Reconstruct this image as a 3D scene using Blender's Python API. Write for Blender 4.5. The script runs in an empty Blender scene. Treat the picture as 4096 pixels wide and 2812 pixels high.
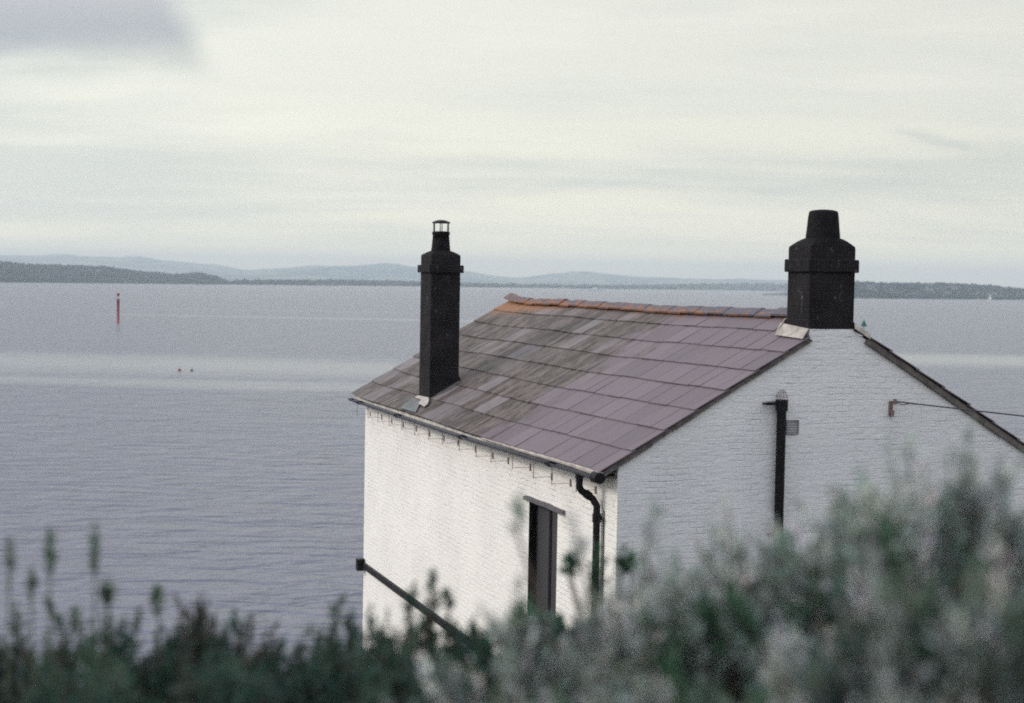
import bpy, math, random
import numpy as np
from mathutils import Vector, Matrix
random.seed(7)
R = math.radians
scene = bpy.context.scene
col = scene.collection
# ------------------------------------------------------------------ camera frame
CAMZ = 15.0                                  # eye height above the sea
F, CX, CY = 5689.0, 2048.0, 1406.0           # 50 mm lens in pixels of the 4096 px photograph
ROLL, PITCH = R(1.0026), R(2.783)
def ray(x, y):
    u, v = x - CX, y - CY
    c, s = math.cos(ROLL), math.sin(ROLL)
    uu, vv = c*u + s*v, -s*u + c*v
    return Vector((uu/F, (F*math.cos(PITCH) - vv*math.sin(PITCH))/F, (-vv*math.cos(PITCH) - F*math.sin(PITCH))/F))
def at(x, y, Y):
    r = ray(x, y); return Vector((0, 0, CAMZ)) + r*(Y/r.y)

# ------------------------------------------------------------------ helpers
class MB:
    def __init__(self): self.v=[]; self.f=[]; self.uv=[]; self.c=[]; self.sm=[]; self.cur=(1,1,1,1)
    def face(self, pts, uv=None, smooth=False, c=None):
        i=len(self.v); self.v.extend([tuple(p) for p in pts]); self.f.append(list(range(i, i+len(pts))))
        self.uv.append(uv); self.sm.append(smooth); self.c.append(c or self.cur)
    def grid(self, P, smooth=True, close=False, c=None):
        n, m = len(P), len(P[0]); i=len(self.v)
        for row in P: self.v.extend([tuple(p) for p in row])
        for a in range(n-1):
            for b in range(m if close else m-1):
                b2=(b+1)%m
                self.f.append([i+a*m+b, i+a*m+b2, i+(a+1)*m+b2, i+(a+1)*m+b]); self.uv.append(None); self.sm.append(smooth); self.c.append(c or self.cur)
    def box(self, a, b, M=None, c=None):
        x0,y0,z0=a; x1,y1,z1=b
        V=[Vector(p) for p in [(x0,y0,z0),(x1,y0,z0),(x1,y1,z0),(x0,y1,z0),(x0,y0,z1),(x1,y0,z1),(x1,y1,z1),(x0,y1,z1)]]
        if M is not None: V=[M@p for p in V]
        i=len(self.v); self.v.extend([tuple(p) for p in V])
        for f in [(0,3,2,1),(4,5,6,7),(0,1,5,4),(1,2,6,5),(2,3,7,6),(3,0,4,7)]:
            self.f.append([i+k for k in f]); self.uv.append(None); self.sm.append(False); self.c.append(c or self.cur)
    def prism(self, poly, fn, t0, t1, c=None):        # poly 2-D, fn(u,v,t)->xyz
        A=[fn(u,v,t0) for u,v in poly]; B=[fn(u,v,t1) for u,v in poly]
        self.face(A[::-1], c=c); self.face(B, c=c)
        n=len(poly)
        for k in range(n):
            self.face([A[k],A[(k+1)%n],B[(k+1)%n],B[k]], c=c)
    def tube(self, pts, rad, n=10, caps=True, c=None):
        pts=[Vector(p) for p in pts]
        if not isinstance(rad,(list,tuple)): rad=[rad]*len(pts)
        rings=[]; prev=None
        for k,p in enumerate(pts):
            d=(pts[min(k+1,len(pts)-1)]-pts[max(k-1,0)]).normalized()
            if prev is None:
                a=Vector((0,0,1)) if abs(d.z)<.9 else Vector((1,0,0))
                x=d.cross(a).normalized()
            else:
                x=(prev-d*prev.dot(d)).normalized()
            prev=x; y=d.cross(x)
            rings.append([p+(x*math.cos(t)+y*math.sin(t))*rad[k] for t in [2*math.pi*j/n for j in range(n)]])
        self.grid(rings, True, True, c)
        if caps:
            self.face(rings[0][::-1], c=c); self.face(rings[-1], c=c)
    def lathe(self, cx, cy, prof, n=24, c=None):
        rings=[[(cx+r*math.cos(2*math.pi*j/n), cy+r*math.sin(2*math.pi*j/n), z) for j in range(n)] for r,z in prof]
        self.grid(rings, True, True, c)
    def build(self, name, mat, parent=None, bevel=0, auto=None):
        me=bpy.data.meshes.new(name); me.from_pydata(self.v,[],self.f)
        me.polygons.foreach_set('use_smooth', self.sm)
        if any(u is not None for u in self.uv):
            L=me.uv_layers.new(name='UVMap')
            for p,u in zip(me.polygons,self.uv):
                if u is not None:
                    for k,li in enumerate(p.loop_indices): L.data[li].uv=u[k]
        if any(c!=(1,1,1,1) for c in self.c):
            ca=me.color_attributes.new('Tone','FLOAT_COLOR','CORNER')
            arr=[]
            for p,c in zip(me.polygons,self.c): arr.extend(list(c)*p.loop_total)
            ca.data.foreach_set('color',arr)
        me.validate(); me.update()
        o=bpy.data.objects.new(name,me); col.objects.link(o)
        if mat: me.materials.append(mat)
        if parent: o.parent=parent
        if bevel:
            b=o.modifiers.new('Bevel','BEVEL'); b.width=bevel; b.segments=2; b.limit_method='ANGLE'; b.angle_limit=R(40)
        if auto:
            import bmesh
            bm=bmesh.new(); bm.from_mesh(me); bmesh.ops.remove_doubles(bm,verts=bm.verts,dist=1e-5); bm.to_mesh(me); bm.free()
        return o
def empty(name, loc, rz=0):
    o=bpy.data.objects.new(name,None); col.objects.link(o); o.location=loc; o.rotation_euler=(0,0,rz); o.empty_display_size=.3; return o
def tag(o, label=None, cat=None, group=None, kind=None):
    if label: o['label']=label
    if cat: o['category']=cat
    if group: o['group']=group
    if kind: o['kind']=kind
    return o
def np_mesh(name, verts, faces, mat, parent=None, colors=None):      # faces: (n,k) int array
    me=bpy.data.meshes.new(name)
    k=faces.shape[1]
    me.vertices.add(len(verts)); me.vertices.foreach_set('co', verts.astype(np.float32).ravel())
    me.loops.add(faces.size); me.loops.foreach_set('vertex_index', faces.astype(np.int32).ravel())
    me.polygons.add(len(faces)); me.polygons.foreach_set('loop_start', np.arange(0,faces.size,k,dtype=np.int32))
    me.polygons.foreach_set('loop_total', np.full(len(faces),k,dtype=np.int32))
    me.update(calc_edges=True); me.validate()
    if colors is not None:
        ca=me.color_attributes.new('Tone','FLOAT_COLOR','POINT'); ca.data.foreach_set('color', colors.astype(np.float32).ravel())
    o=bpy.data.objects.new(name,me); col.objects.link(o); me.materials.append(mat)
    if parent: o.parent=parent
    return o

# ------------------------------------------------------------------ materials
class NT:
    def __init__(self, name):
        self.m=bpy.data.materials.new(name); self.m.use_nodes=True; self.t=self.m.node_tree; self.n=self.t.nodes
        self.b=self.n['Principled BSDF']; self.out=self.n['Material Output']
    def add(self, ty, **kw):
        n=self.n.new(ty)
        for k,v in kw.items(): setattr(n,k,v)
        return n
    def link(self,a,b): self.t.links.new(a,b)
    def val(self, sock, v):
        if hasattr(v,'is_output') or isinstance(v,bpy.types.NodeSocket): self.link(v,sock)
        else: sock.default_value=v
    def math(self, op, a, b=0.0, c=None, clamp=False):
        n=self.add('ShaderNodeMath',operation=op,use_clamp=clamp); self.val(n.inputs[0],a); self.val(n.inputs[1],b)
        if c is not None: self.val(n.inputs[2],c)
        return n.outputs[0]
    def mix(self, f, a, b, mode='MIX'):
        n=self.add('ShaderNodeMix',data_type='RGBA',blend_type=mode); self.val(n.inputs[0],f)
        for s,v in ((n.inputs[6],a),(n.inputs[7],b)):
            self.val(s, (*v,1) if isinstance(v,tuple) and len(v)==3 else v)
        return n.outputs[2]
    def noise(self, vec, scale, detail=4, rough=.55, dist=0):
        n=self.add('ShaderNodeTexNoise'); 
        if vec is not None: self.link(vec,n.inputs['Vector'])
        n.inputs['Scale'].default_value=scale; n.inputs['Detail'].default_value=detail; n.inputs['Roughness'].default_value=rough; n.inputs['Distortion'].default_value=dist
        return n.outputs['Fac']
    def ramp(self, x, a, b, lo=0.0, hi=1.0, interp='SMOOTHSTEP'):
        n=self.add('ShaderNodeMapRange',interpolation_type=interp,clamp=True) if interp!='LINEAR' else self.add('ShaderNodeMapRange',clamp=True)
        self.val(n.inputs[0],x); n.inputs[1].default_value=a; n.inputs[2].default_value=b; n.inputs[3].default_value=lo; n.inputs[4].default_value=hi
        return n.outputs[0]
    def mapping(self, vec, scale=(1,1,1), loc=(0,0,0), rot=(0,0,0)):
        n=self.add('ShaderNodeMapping'); self.link(vec,n.inputs[0]); n.inputs['Scale'].default_value=scale; n.inputs['Location'].default_value=loc; n.inputs['Rotation'].default_value=rot
        return n.outputs[0]
    def bump(self, h, strength, dist, normal=None):
        n=self.add('ShaderNodeBump'); self.link(h,n.inputs['Height']); n.inputs['Strength'].default_value=strength; n.inputs['Distance'].default_value=dist
        if normal is not None: self.link(normal,n.inputs['Normal'])
        return n.outputs[0]
    def coord(self, which='Object'): return self.add('ShaderNodeTexCoord').outputs[which]
    def sep(self, v):
        n=self.add('ShaderNodeSeparateXYZ'); self.link(v,n.inputs[0]); return n.outputs
    def comb(self, x, y, z=0.0):
        n=self.add('ShaderNodeCombineXYZ'); self.val(n.inputs[0],x); self.val(n.inputs[1],y); self.val(n.inputs[2],z); return n.outputs[0]
    def set(self, base=None, rough=None, normal=None, **kw):
        if base is not None: self.val(self.b.inputs['Base Color'], (*base,1) if isinstance(base,tuple) and len(base)==3 else base)
        if rough is not None: self.val(self.b.inputs['Roughness'], rough)
        if normal is not None: self.link(normal,self.b.inputs['Normal'])
        for k,v in kw.items(): self.val(self.b.inputs[k.replace('_',' ')],v)
        return self.m

def simple(name, rgb, rough=.6, var=.25, scale=8, bump=.3, bd=.004, metallic=0):
    t=NT(name); c=t.coord(); n=t.noise(c,scale,5,.6)
    lo=tuple(x*(1-var) for x in rgb); hi=tuple(min(1,x*(1+var)) for x in rgb)
    f=t.ramp(n,.3,.7)
    return t.set(t.mix(f,lo,hi), rough, t.bump(t.noise(c,scale*6,4,.6),bump,bd), Metallic=metallic)

def matte(m,v=.2): m.node_tree.nodes['Principled BSDF'].inputs['Specular IOR Level'].default_value=v
def brick_paint(name, axis, base, stains, relief=.75):
    """white-painted rough brick; axis 0: coursing runs along local x, 1: along local y"""
    t=NT(name); c=t.coord(); s=t.sep(c)
    warp=t.noise(c,1.3,3,.6); warp2=t.noise(c,9,3,.6)
    hz=s[axis]
    z=t.math('ADD', s[2], t.math('MULTIPLY', t.math('SUBTRACT',warp,.5), .07))
    z=t.math('ADD', z, t.math('MULTIPLY', t.math('SUBTRACT',warp2,.5), .018))
    v=t.comb(t.math('ADD',hz,t.math('MULTIPLY', t.math('SUBTRACT',warp2,.5), .02)), z)
    br=t.add('ShaderNodeTexBrick'); t.link(v,br.inputs['Vector'])
    br.inputs['Scale'].default_value=1; br.inputs['Brick Width'].default_value=.23; br.inputs['Row Height'].default_value=.078
    br.inputs['Mortar Size'].default_value=.009; br.inputs['Mortar Smooth'].default_value=.9; br.inputs['Bias'].default_value=0
    br.inputs['Color1'].default_value=(0,0,0,1); br.inputs['Color2'].default_value=(1,1,1,1); br.inputs['Mortar'].default_value=(.5,.5,.5,1)
    joint=br.outputs['Fac']; rnd=br.outputs['Color']
    lump=t.noise(t.mapping(c,(1,1,2.2)),14,4,.65)
    big=t.noise(c,.8,3,.5)
    missing=t.ramp(t.noise(c,2.3,3,.6),.44,.66,.35 if stains else .15,.95)        # paint has filled many joints
    h=t.math('MULTIPLY',t.math('MULTIPLY',joint,missing),-.009 if stains else -.006)
    h=t.math('ADD',h,t.math('MULTIPLY',lump,.012)); h=t.math('ADD',h,t.math('MULTIPLY',t.noise(c,3.1,2,.5),.012)); h=t.math('ADD',h,t.math('MULTIPLY',t.noise(t.mapping(c,(.9,.9,2.6)),6.5,4,.65),.012))
    h=t.math('ADD',h,t.math('MULTIPLY',t.noise(c,70,3,.6),.0025))
    h=t.math('ADD',h,t.math('MULTIPLY',t.sep(rnd)[0],.004))
    colr=t.mix(t.ramp(big,.3,.7), tuple(x*.93 for x in base), base)
    colr=t.mix(t.math('MULTIPLY',t.ramp(lump,.35,.62,1,0),.12), colr, tuple(x*.7 for x in base))
    colr=t.mix(t.math('MULTIPLY',t.math('MULTIPLY',joint,missing),.10), colr, tuple(x*.6 for x in base))
    # grime: worn joints and blown paint, heavier close under the eaves
    if stains:
        near=t.ramp(s[2],TOPZ-1.35,TOPZ-.05,0,1,'LINEAR')
        worn=t.ramp(t.noise(t.mapping(c,(1,1,.6)),5.5,4,.7),.55,.66)
        worn=t.math('MULTIPLY',worn,t.math('MULTIPLY',joint,t.math('ADD',t.math('MULTIPLY',near,1.3),.16)),clamp=True)
        colr=t.mix(t.math('MULTIPLY',worn,.75), colr, (.16,.10,.10))
        speck=t.ramp(t.noise(c,26,3,.6),.66,.74)
        colr=t.mix(t.math('MULTIPLY',speck,t.math('ADD',t.math('MULTIPLY',near,.6),.22)), colr, (.34,.25,.23))
        blot=t.math('MULTIPLY',t.ramp(t.noise(c,2.1,4,.65),.48,.72),near)
        colr=t.mix(t.math('MULTIPLY',blot,.22), colr, (.50,.44,.44))
        st=t.noise(t.mapping(c,(15,15,.5)),1,3,.6)
        rust=t.math('MULTIPLY',t.ramp(st,.64,.74),t.ramp(s[2],TOPZ-1.6,TOPZ-.3,0,1,'LINEAR'))
        colr=t.mix(t.math('MULTIPLY',rust,.30), colr, (.62,.42,.28))
    else:
        st=t.noise(t.mapping(c,(7,7,.6)),1,3,.6)
        colr=t.mix(t.math('MULTIPLY',t.ramp(st,.55,.8),.14), colr, (.45,.42,.38))
        speck=t.ramp(t.noise(c,22,3,.6),.68,.76)
        colr=t.mix(t.math('MULTIPLY',speck,.2), colr, (.3,.27,.26))
    return t.set(colr,.75,t.bump(h,relief,1.0))

BASE=5.6                 # corner reference height above the house's ground level
TOPZ=BASE                # local z of the measured wall-head reference
W=6.474; L=12.2; S=.569; Z0=.157; APEX=W/2
cth=1/math.sqrt(1+S*S); sth=S*cth
M={}
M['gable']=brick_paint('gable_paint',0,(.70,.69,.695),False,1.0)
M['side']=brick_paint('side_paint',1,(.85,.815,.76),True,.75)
M['black']=simple('black_paint',(.010,.008,.010),.55,.5,5,.6,.006)
def chimney_black():
    t=NT('tarred_brick'); c=t.coord(); s=t.sep(c)
    v=t.comb(t.math('ADD',s[0],s[1]),s[2])
    br=t.add('ShaderNodeTexBrick'); t.link(v,br.inputs['Vector'])
    br.inputs['Scale'].default_value=1; br.inputs['Brick Width'].default_value=.225; br.inputs['Row Height'].default_value=.075; br.inputs['Mortar Size'].default_value=.008; br.inputs['Mortar Smooth'].default_value=.6
    h=t.math('ADD',t.math('MULTIPLY',br.outputs['Fac'],-.004),t.math('MULTIPLY',t.noise(c,30,4,.6),.005))
    fl=t.math('MULTIPLY',t.ramp(t.noise(t.mapping(c,(1.6,1.6,.8)),4.5,5,.7),.60,.70),t.ramp(s[2],TOPZ+1.2,TOPZ+2.6,.25,1))
    colr=t.mix(fl,t.mix(t.ramp(t.noise(c,3,4,.6),.3,.7),(.008,.007,.008),(.018,.015,.017)),(.13,.12,.13))
    return t.set(colr,.8,t.bump(h,.7,1.0),Specular_IOR_Level=.15)
M['tar']=chimney_black()
M['pot']=simple('pot_tar',(.006,.005,.006),.8,.4,9,.6,.006); M['pot'].node_tree.nodes['Principled BSDF'].inputs['Specular IOR Level'].default_value=.15
M['iron']=simple('black_iron',(.006,.005,.007),.5,.4,9,.4,.003)
M['gutter']=simple('gutter_grey',(.045,.045,.055),.38,.35,4,.4,.003)
M['mortar']=simple('mortar_cream',(.37,.33,.30),.85,.25,7,.8,.01)
M['lead']=simple('lead_grey',(.10,.11,.115),.55,.3,6,.4,.005)
M['cloak']=simple('undercloak_dark',(.10,.085,.080),.9,.35,9,.8,.008)
M['slatehood']=simple('hood_slate',(.10,.09,.10),.7,.3,8,.6,.006)
M['rust']=simple('rusty_iron',(.19,.13,.12),.8,.4,12,.5,.003)
M['fascia']=simple('fascia_cream',(.50,.47,.43),.75,.3,5,.6,.006)
M['wire']=simple('cable_grey',(.04,.04,.05),.5,.2,3,.1,.001)
M['grille']=simple('grille_grey',(.20,.19,.21),.6,.25,9,.3,.003)

matte(M['iron']); matte(M['black'])
def slate_mat():
    t=NT('slate'); c=t.coord(); s=t.sep(c)
    tone=t.add('ShaderNodeVertexColor',layer_name='Tone').outputs['Color']; ts=t.sep(tone)
    # coordinates: r along ridge = y, down the slope = x
    edge=t.noise(c,1.3,4,.6); edge2=t.noise(t.mapping(c,(1.2,3,1)),1.6,4,.65)
    pos=t.math('ADD',s[1],t.math('MULTIPLY',t.math('SUBTRACT',edge,.5),3.4))
    pos=t.math('ADD',pos,t.math('MULTIPLY',t.math('SUBTRACT',edge2,.5),2.2))
    pos=t.math('ADD',pos,t.math('MULTIPLY',t.math('SUBTRACT',ts[1],.5),.8))       # whole slates differ
    pos=t.math('SUBTRACT',pos,t.math('MULTIPLY',s[0],.10))
    old=t.ramp(pos,3.55,4.45)
    streak=t.noise(t.mapping(c,(1.4,15,2)),1.6,5,.65)        # runs down the slope
    fine=t.noise(t.mapping(c,(1,3,1)),24,4,.7)
    clean=t.mix(t.ramp(streak,.2,.8),(.106,.080,.096),(.134,.105,.120))
    clean=t.mix(t.math('MULTIPLY',t.ramp(fine,.35,.7),.25),clean,(.175,.145,.168))
    blot=t.noise(t.mapping(c,(1.3,2.2,1.3)),2.2,6,.74)
    dirt=t.mix(t.ramp(blot,.42,.58),(.034,.025,.020),(.104,.080,.073))
    dirt=t.mix(t.math('MULTIPLY',t.ramp(t.noise(t.mapping(c,(1.1,5,2),(4,2,0)),1.9,5,.7),.53,.63),.55),dirt,(.175,.148,.146))
    dirt=t.mix(t.math('MULTIPLY',t.ramp(fine,.48,.68),.55),dirt,(.045,.036,.030))
    dirt=t.mix(t.math('MULTIPLY',t.ramp(ts[2],.72,1.0),.5),dirt,(.21,.19,.205))     # a few barer slates
    base=t.mix(old,clean,dirt)
    base=t.mix(1.0,base,t.mix(ts[0],(.88,.88,.88),(1.12,1.10,1.11)),'MULTIPLY')
    # orange lichen close to the ridge and in odd dots
    up=t.ramp(t.math('ABSOLUTE',t.math('SUBTRACT',s[0],APEX)),.12,.62,1,0,'LINEAR')
    farend=t.ramp(s[1],8.5,11.8,0,.42,'LINEAR')
    lich=t.noise(t.mapping(c,(1.3,2.6,1)),6.5,7,.78)
    th=t.math('SUBTRACT',.75,t.math('ADD',t.math('MULTIPLY',up,.255),t.math('MULTIPLY',farend,t.ramp(s[0],1.4,3.0,0,.6,'LINEAR'))))
    lm=t.math('MULTIPLY',t.math('SUBTRACT',lich,th),14,clamp=True)
    edgef=t.math('MULTIPLY',ts[2],0)
    base=t.mix(lm,base,t.mix(t.ramp(fine,.3,.7),(.13,.055,.028),(.30,.125,.045)))
    h=t.math('ADD',t.math('MULTIPLY',fine,.0025),t.math('MULTIPLY',streak,.0015))
    return t.set(base,.62,t.bump(h,.8,1.0))
M['slate']=slate_mat()
def ridge_mat():
    t=NT('ridge_tile'); c=t.coord(); s=t.sep(c)
    n=t.noise(t.mapping(c,(1.6,1,2)),5.5,7,.78)
    n2=t.noise(c,26,4,.7)
    base=t.mix(t.ramp(n2,.3,.7),(.055,.052,.070),(.115,.105,.130))
    low=t.ramp(s[2],TOPZ+1.86,TOPZ+2.05,.20,0,'LINEAR')
    far=t.ramp(s[1],2.0,9.5,.0,.08,'LINEAR')
    m=t.math('MULTIPLY',t.math('ADD',t.math('SUBTRACT',n,.575),t.math('ADD',low,far)),13,clamp=True)
    base=t.mix(m,base,t.mix(t.ramp(n2,.3,.7),(.13,.05,.025),(.32,.13,.045)))
    dk=t.math('MULTIPLY',t.ramp(s[2],TOPZ+1.885,TOPZ+1.93,1,0),.55)
    base=t.mix(dk,base,(.07,.035,.02))
    return t.set(base,.75,t.bump(t.math('MULTIPLY',n2,.006),.8,1.0))
M['ridge']=ridge_mat()

# ------------------------------------------------------------------ the cottage
Cw=at(2472,1890,18.0); AZ=R(21.1033)
house=empty('cottage',(Cw.x,Cw.y,Cw.z-BASE),AZ)
tag(house,'white painted brick cottage with slate roof and two black chimneys above the sea','house')
B=BASE
def wave(r, g=0):      # the old roof sags and ripples
    return .009*math.sin(r*.9+.6)+.004*math.sin(r*2.1+g)-.020*math.sin(math.pi*min(max(r,0),L)/L)+ (.03*max(0,(r-11.2)) if r>11.2 else 0)
# walls
w=MB()
T=.25
def zr(g): return Z0+S*min(g,W-g)-.05
gw=[(0,0),(W,0),(W,zr(W)+B),(3.474,zr(3.474)+B),(3.472,B+1.838),(2.785,B+1.838),(2.783,zr(2.783)+B),(0,zr(0)+B)]
w.face([(g,0,z) for g,z in gw]); 
gi=[(T,0),(W-T,0),(W-T,zr(T)+B),(3.474,zr(3.474)+B),(3.472,B+1.838),(2.785,B+1.838),(2.783,zr(2.783)+B),(T,zr(T)+B)]
w.face([(g,T,z) for g,z in gi][::-1])
for k in range(8):
    a,b=gw[k],gw[(k+1)%8]; c,d=gi[k],gi[(k+1)%8]
    w.face([(a[0],0,a[1]),(c[0],T,c[1]),(d[0],T,d[1]),(b[0],0,b[1])])
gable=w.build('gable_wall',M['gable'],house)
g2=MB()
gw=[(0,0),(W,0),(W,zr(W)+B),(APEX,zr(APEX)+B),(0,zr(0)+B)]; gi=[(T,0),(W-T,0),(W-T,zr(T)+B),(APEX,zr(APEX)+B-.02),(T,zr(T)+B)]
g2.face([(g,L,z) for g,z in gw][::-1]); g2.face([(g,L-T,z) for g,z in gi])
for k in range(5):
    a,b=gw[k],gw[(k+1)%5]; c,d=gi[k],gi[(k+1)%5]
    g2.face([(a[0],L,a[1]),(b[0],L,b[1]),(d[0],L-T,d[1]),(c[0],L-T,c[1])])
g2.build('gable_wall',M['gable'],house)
# side wall with its window opening
WR0,WR1,WZ0,WZ1=1.93,3.01,B-2.53,B-.80
zt=zr(0)+B-.02
w=MB()
xs=[0,WR0,WR1,L]; zs=[0,WZ0,WZ1,zt]
def sidewall(mb, g, hole, xs=xs, flip=False):
    for i in range(3):
        for j in range(3):
            if hole and i==1 and j==1: continue
            q=[(g,xs[i],zs[j]),(g,xs[i],zs[j+1]),(g,xs[i+1],zs[j+1]),(g,xs[i+1],zs[j])]
            mb.face(q if flip else q[::-1])
sidewall(w,0,True,flip=False)
xi=[T,WR0,WR1,L-T]
sidewall(w,T,True,xi,flip=True)
for (a,b) in (((WR0,WZ0),(WR0,WZ1)),((WR0,WZ1),(WR1,WZ1)),((WR1,WZ1),(WR1,WZ0)),((WR1,WZ0),(WR0,WZ0))):
    w.face([(0,a[0],a[1]),(0,b[0],b[1]),(T,b[0],b[1]),(T,a[0],a[1])])
w.face([(0,0,zt),(T,T,zt),(T,L-T,zt),(0,L,zt)]); w.face([(0,0,0),(0,L,0),(T,L-T,0),(T,T,0)])
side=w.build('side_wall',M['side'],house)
w=MB()
w.face([(W,0,0),(W,L,0),(W,L,zt),(W,0,zt)]); w.face([(W-T,T,0),(W-T,T,zt),(W-T,L-T,zt),(W-T,L-T,0)])
w.face([(W,0,zt),(W,L,zt),(W-T,L-T,zt),(W-T,T,zt)])
w.build('side_wall',M['side'],house)

# roof: every slate a thin slab with its lower edge lifted over the course below
roof=MB()
rng=random.Random(11)
def roof_pt(g, r, h, mirror):
    z=Z0+S*g+wave(r,g)
    x=g-sth*h; zz=z+cth*h
    return (W-x if mirror else x, r, B+zz)
courses=[-.27+.443*k for k in range(8)]+[APEX+.02]
RV0,RV1=-.055,L+.10
for mirror in (False,True):
    for k in range(8):
        gl=courses[k]; gh=courses[k+1]+.05 if k<7 else APEX+.01
        r=RV0 if k<7 else .57; first=True
        off=rng.uniform(.15,.5)
        while r<RV1-.02:
            wd=rng.choice([.34,.42,.48,.52,.56,.60])*rng.uniform(.93,1.07)
            if first: wd=off; first=False
            r2=min(r+wd,RV1)
            if RV1-r2<.12: r2=RV1
            tone=(rng.random(),rng.random(),rng.random(),1)
            d0=rng.uniform(-.008,.008); hh=rng.uniform(.020,.029); tilt=rng.uniform(-.003,.003)
            gp=.0065
            a,b=r+gp,r2-gp
            nseg=max(1,int((b-a)/.25))
            P=[]
            top=[];bot=[]
            gl2=gl+d0 if k else gl+d0*.5
            if k==6 and r<.5: gh=2.765; r2=min(r2,.57); b=r2-gp
            else: gh=courses[k+1]+.05 if k<7 else APEX+.01
            # corners
            def q(g,rr,h): return roof_pt(g,rr,h,mirror)
            pts_t=[q(gl2,a,hh-tilt),q(gl2,b,hh+tilt),q(gh,b,.006),q(gh,a,.006)]
            pts_b=[q(gl2,a,hh-tilt-.013),q(gl2,b,hh+tilt-.013),q(gh,b,-.010),q(gh,a,-.010)]
            sg=1 if not mirror else -1
            def fc(l):
                roof.face(l if sg>0 else l[::-1], c=tone)
            fc(pts_t[::-1]); fc([pts_b[0],pts_t[0],pts_t[1],pts_b[1]][::-1]); fc([pts_b[1],pts_t[1],pts_t[2],pts_b[2]][::-1]); fc([pts_b[3],pts_t[3],pts_t[0],pts_b[0]][::-1])
            r=r2
roofo=roof.build('roof',M['slate'],house)
# dark boarding under the slates
dk=MB(); n=40
for mirror in (False,True):
    rs=[.57+(RV1-.6)*i/n for i in range(n+1)]
    for h0 in (-.014,-.045): dk.grid([[roof_pt(g,r,h0,mirror) for r in (RV0+.03,.3,.57)] for g in (-.22,2.765)],False)
    dk.face([roof_pt(-.22,RV0+.03,-.014,mirror),roof_pt(2.765,RV0+.03,-.014,mirror),roof_pt(2.765,RV0+.03,-.045,mirror),roof_pt(-.22,RV0+.03,-.045,mirror)])
    for (h0) in (-.014,-.045):
        rows=[[roof_pt(g,r,h0,mirror) for r in rs] for g in (-.22,APEX)]
        dk.grid(rows,False)
    for e in (rs[0],rs[-1]):
        dk.face([roof_pt(-.22,e,-.014,mirror),roof_pt(APEX,e,-.014,mirror),roof_pt(APEX,e,-.045,mirror),roof_pt(-.22,e,-.045,mirror)])
    dk.grid([[roof_pt(-.22,r,h,mirror) for r in rs] for h in (-.014,-.045)],False)
dk.build('roof_boarding',M['cloak'],roofo)
# mortar / tile undercloak along the verges
for r0,r1 in ((-.045,-.001),(L+.001,L+.075)):
    for mirror in (False,True):
        v=MB(); m=9
        for k in range(m):
            tp=2.775 if r0<1 else APEX-.02
            ga=-.24+(tp+.24)*k/m; gb=-.24+(tp+.24)*(k+1)/m-.004
            lo=(-.072 if not mirror else -.105)+rng.uniform(-.008,.008)
            P=[roof_pt(ga,r0,-.046,mirror),roof_pt(gb,r0,-.046,mirror),roof_pt(gb,r1,-.046,mirror),roof_pt(ga,r1,-.046,mirror)]
            Q=[roof_pt(ga,r0,lo,mirror),roof_pt(gb,r0,lo,mirror),roof_pt(gb,r1,lo,mirror),roof_pt(ga,r1,lo,mirror)]
            v.face(P); v.face(Q[::-1])
            for j in range(4): v.face([P[j],Q[j],Q[(j+1)%4],P[(j+1)%4]])
        v.build('verge_undercloak',M['cloak'],roofo)
# ridge tiles
rd=MB(); r=.56; k=0
end=RV1+.02
while r<end-.05:
    ln=min(.46,end-r); lift=rng.uniform(-.006,.008)+(.012 if k%2 else 0)
    sec=[(-.165,-.075),(-.15,-.06),(-.06,.0),(-.03,.018),(0,.024),(.03,.018),(.06,0),(.15,-.06),(.165,-.075)]
    rows=[]
    for rr in (r,r+ln*.5,r+ln-.004):
        up=.045*max(0,(rr-(L-.45))/.5) if rr>L-.45 else 0
        rows.append([(APEX+x, rr, B+Z0+S*APEX+wave(rr)+.055+lift+up+zz) for x,zz in sec])
    rd.grid(rows,True)
    rows2=[[(p[0],p[1],p[2]-.02) for p in row][::-1] for row in rows]
    rd.grid(rows2,True)
    for e in (0,2):
        for j in range(len(sec)-1):
            a,b=rows[e][j],rows[e][j+1]
            rd.face([a,b,(b[0],b[1],b[2]-.02),(a[0],a[1],a[2]-.02)])
    r+=ln; k+=1
rd.build('ridge',M['ridge'],roofo)
# eaves board between slates and gutter, cream paint, lifting at the near end
fb=MB(); rs=[.0+ (L-.0)*i/30 for i in range(31)]
def fz(r): return B-.02+wave(r,-.27)+(.035*max(0,1-r/3.2))
rows=[[(-.215,r,fz(r)-.12) for r in rs],[(-.215,r,fz(r)) for r in rs],[(-.19,r,fz(r)) for r in rs],[(-.19,r,fz(r)-.12) for r in rs]]
fb.grid(rows,False); fb.face([rows[k][0] for k in range(4)]); fb.face([rows[k][-1] for k in range(4)][::-1])
fb.build('eaves_board',M['fascia'],house)
# mortar bedding along the first course at the near end
md=MB()
rows=[]
rs2=[-.05+4.4*i/20 for i in range(21)]
for (dg,dz) in ((-.285,-.045),(-.30,.0),(-.265,.022),(-.22,.004)):
    rows.append([(dg+.004*math.sin(r*31), r, B+Z0-.27*S+wave(r,-.27)+dz*(1-.6*r/4.4)+.003*math.sin(r*17)) for r in rs2])
md.grid(rows,True); md.face([rows[k][0] for k in range(4)])
md.build('eaves_mortar',M['mortar'],roofo)
# soffit
sf=MB(); sf.box((-.188,.02,B-.075),(-.002,L-.02,B-.055)); sf.build('soffit',M['cloak'],house)

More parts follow.
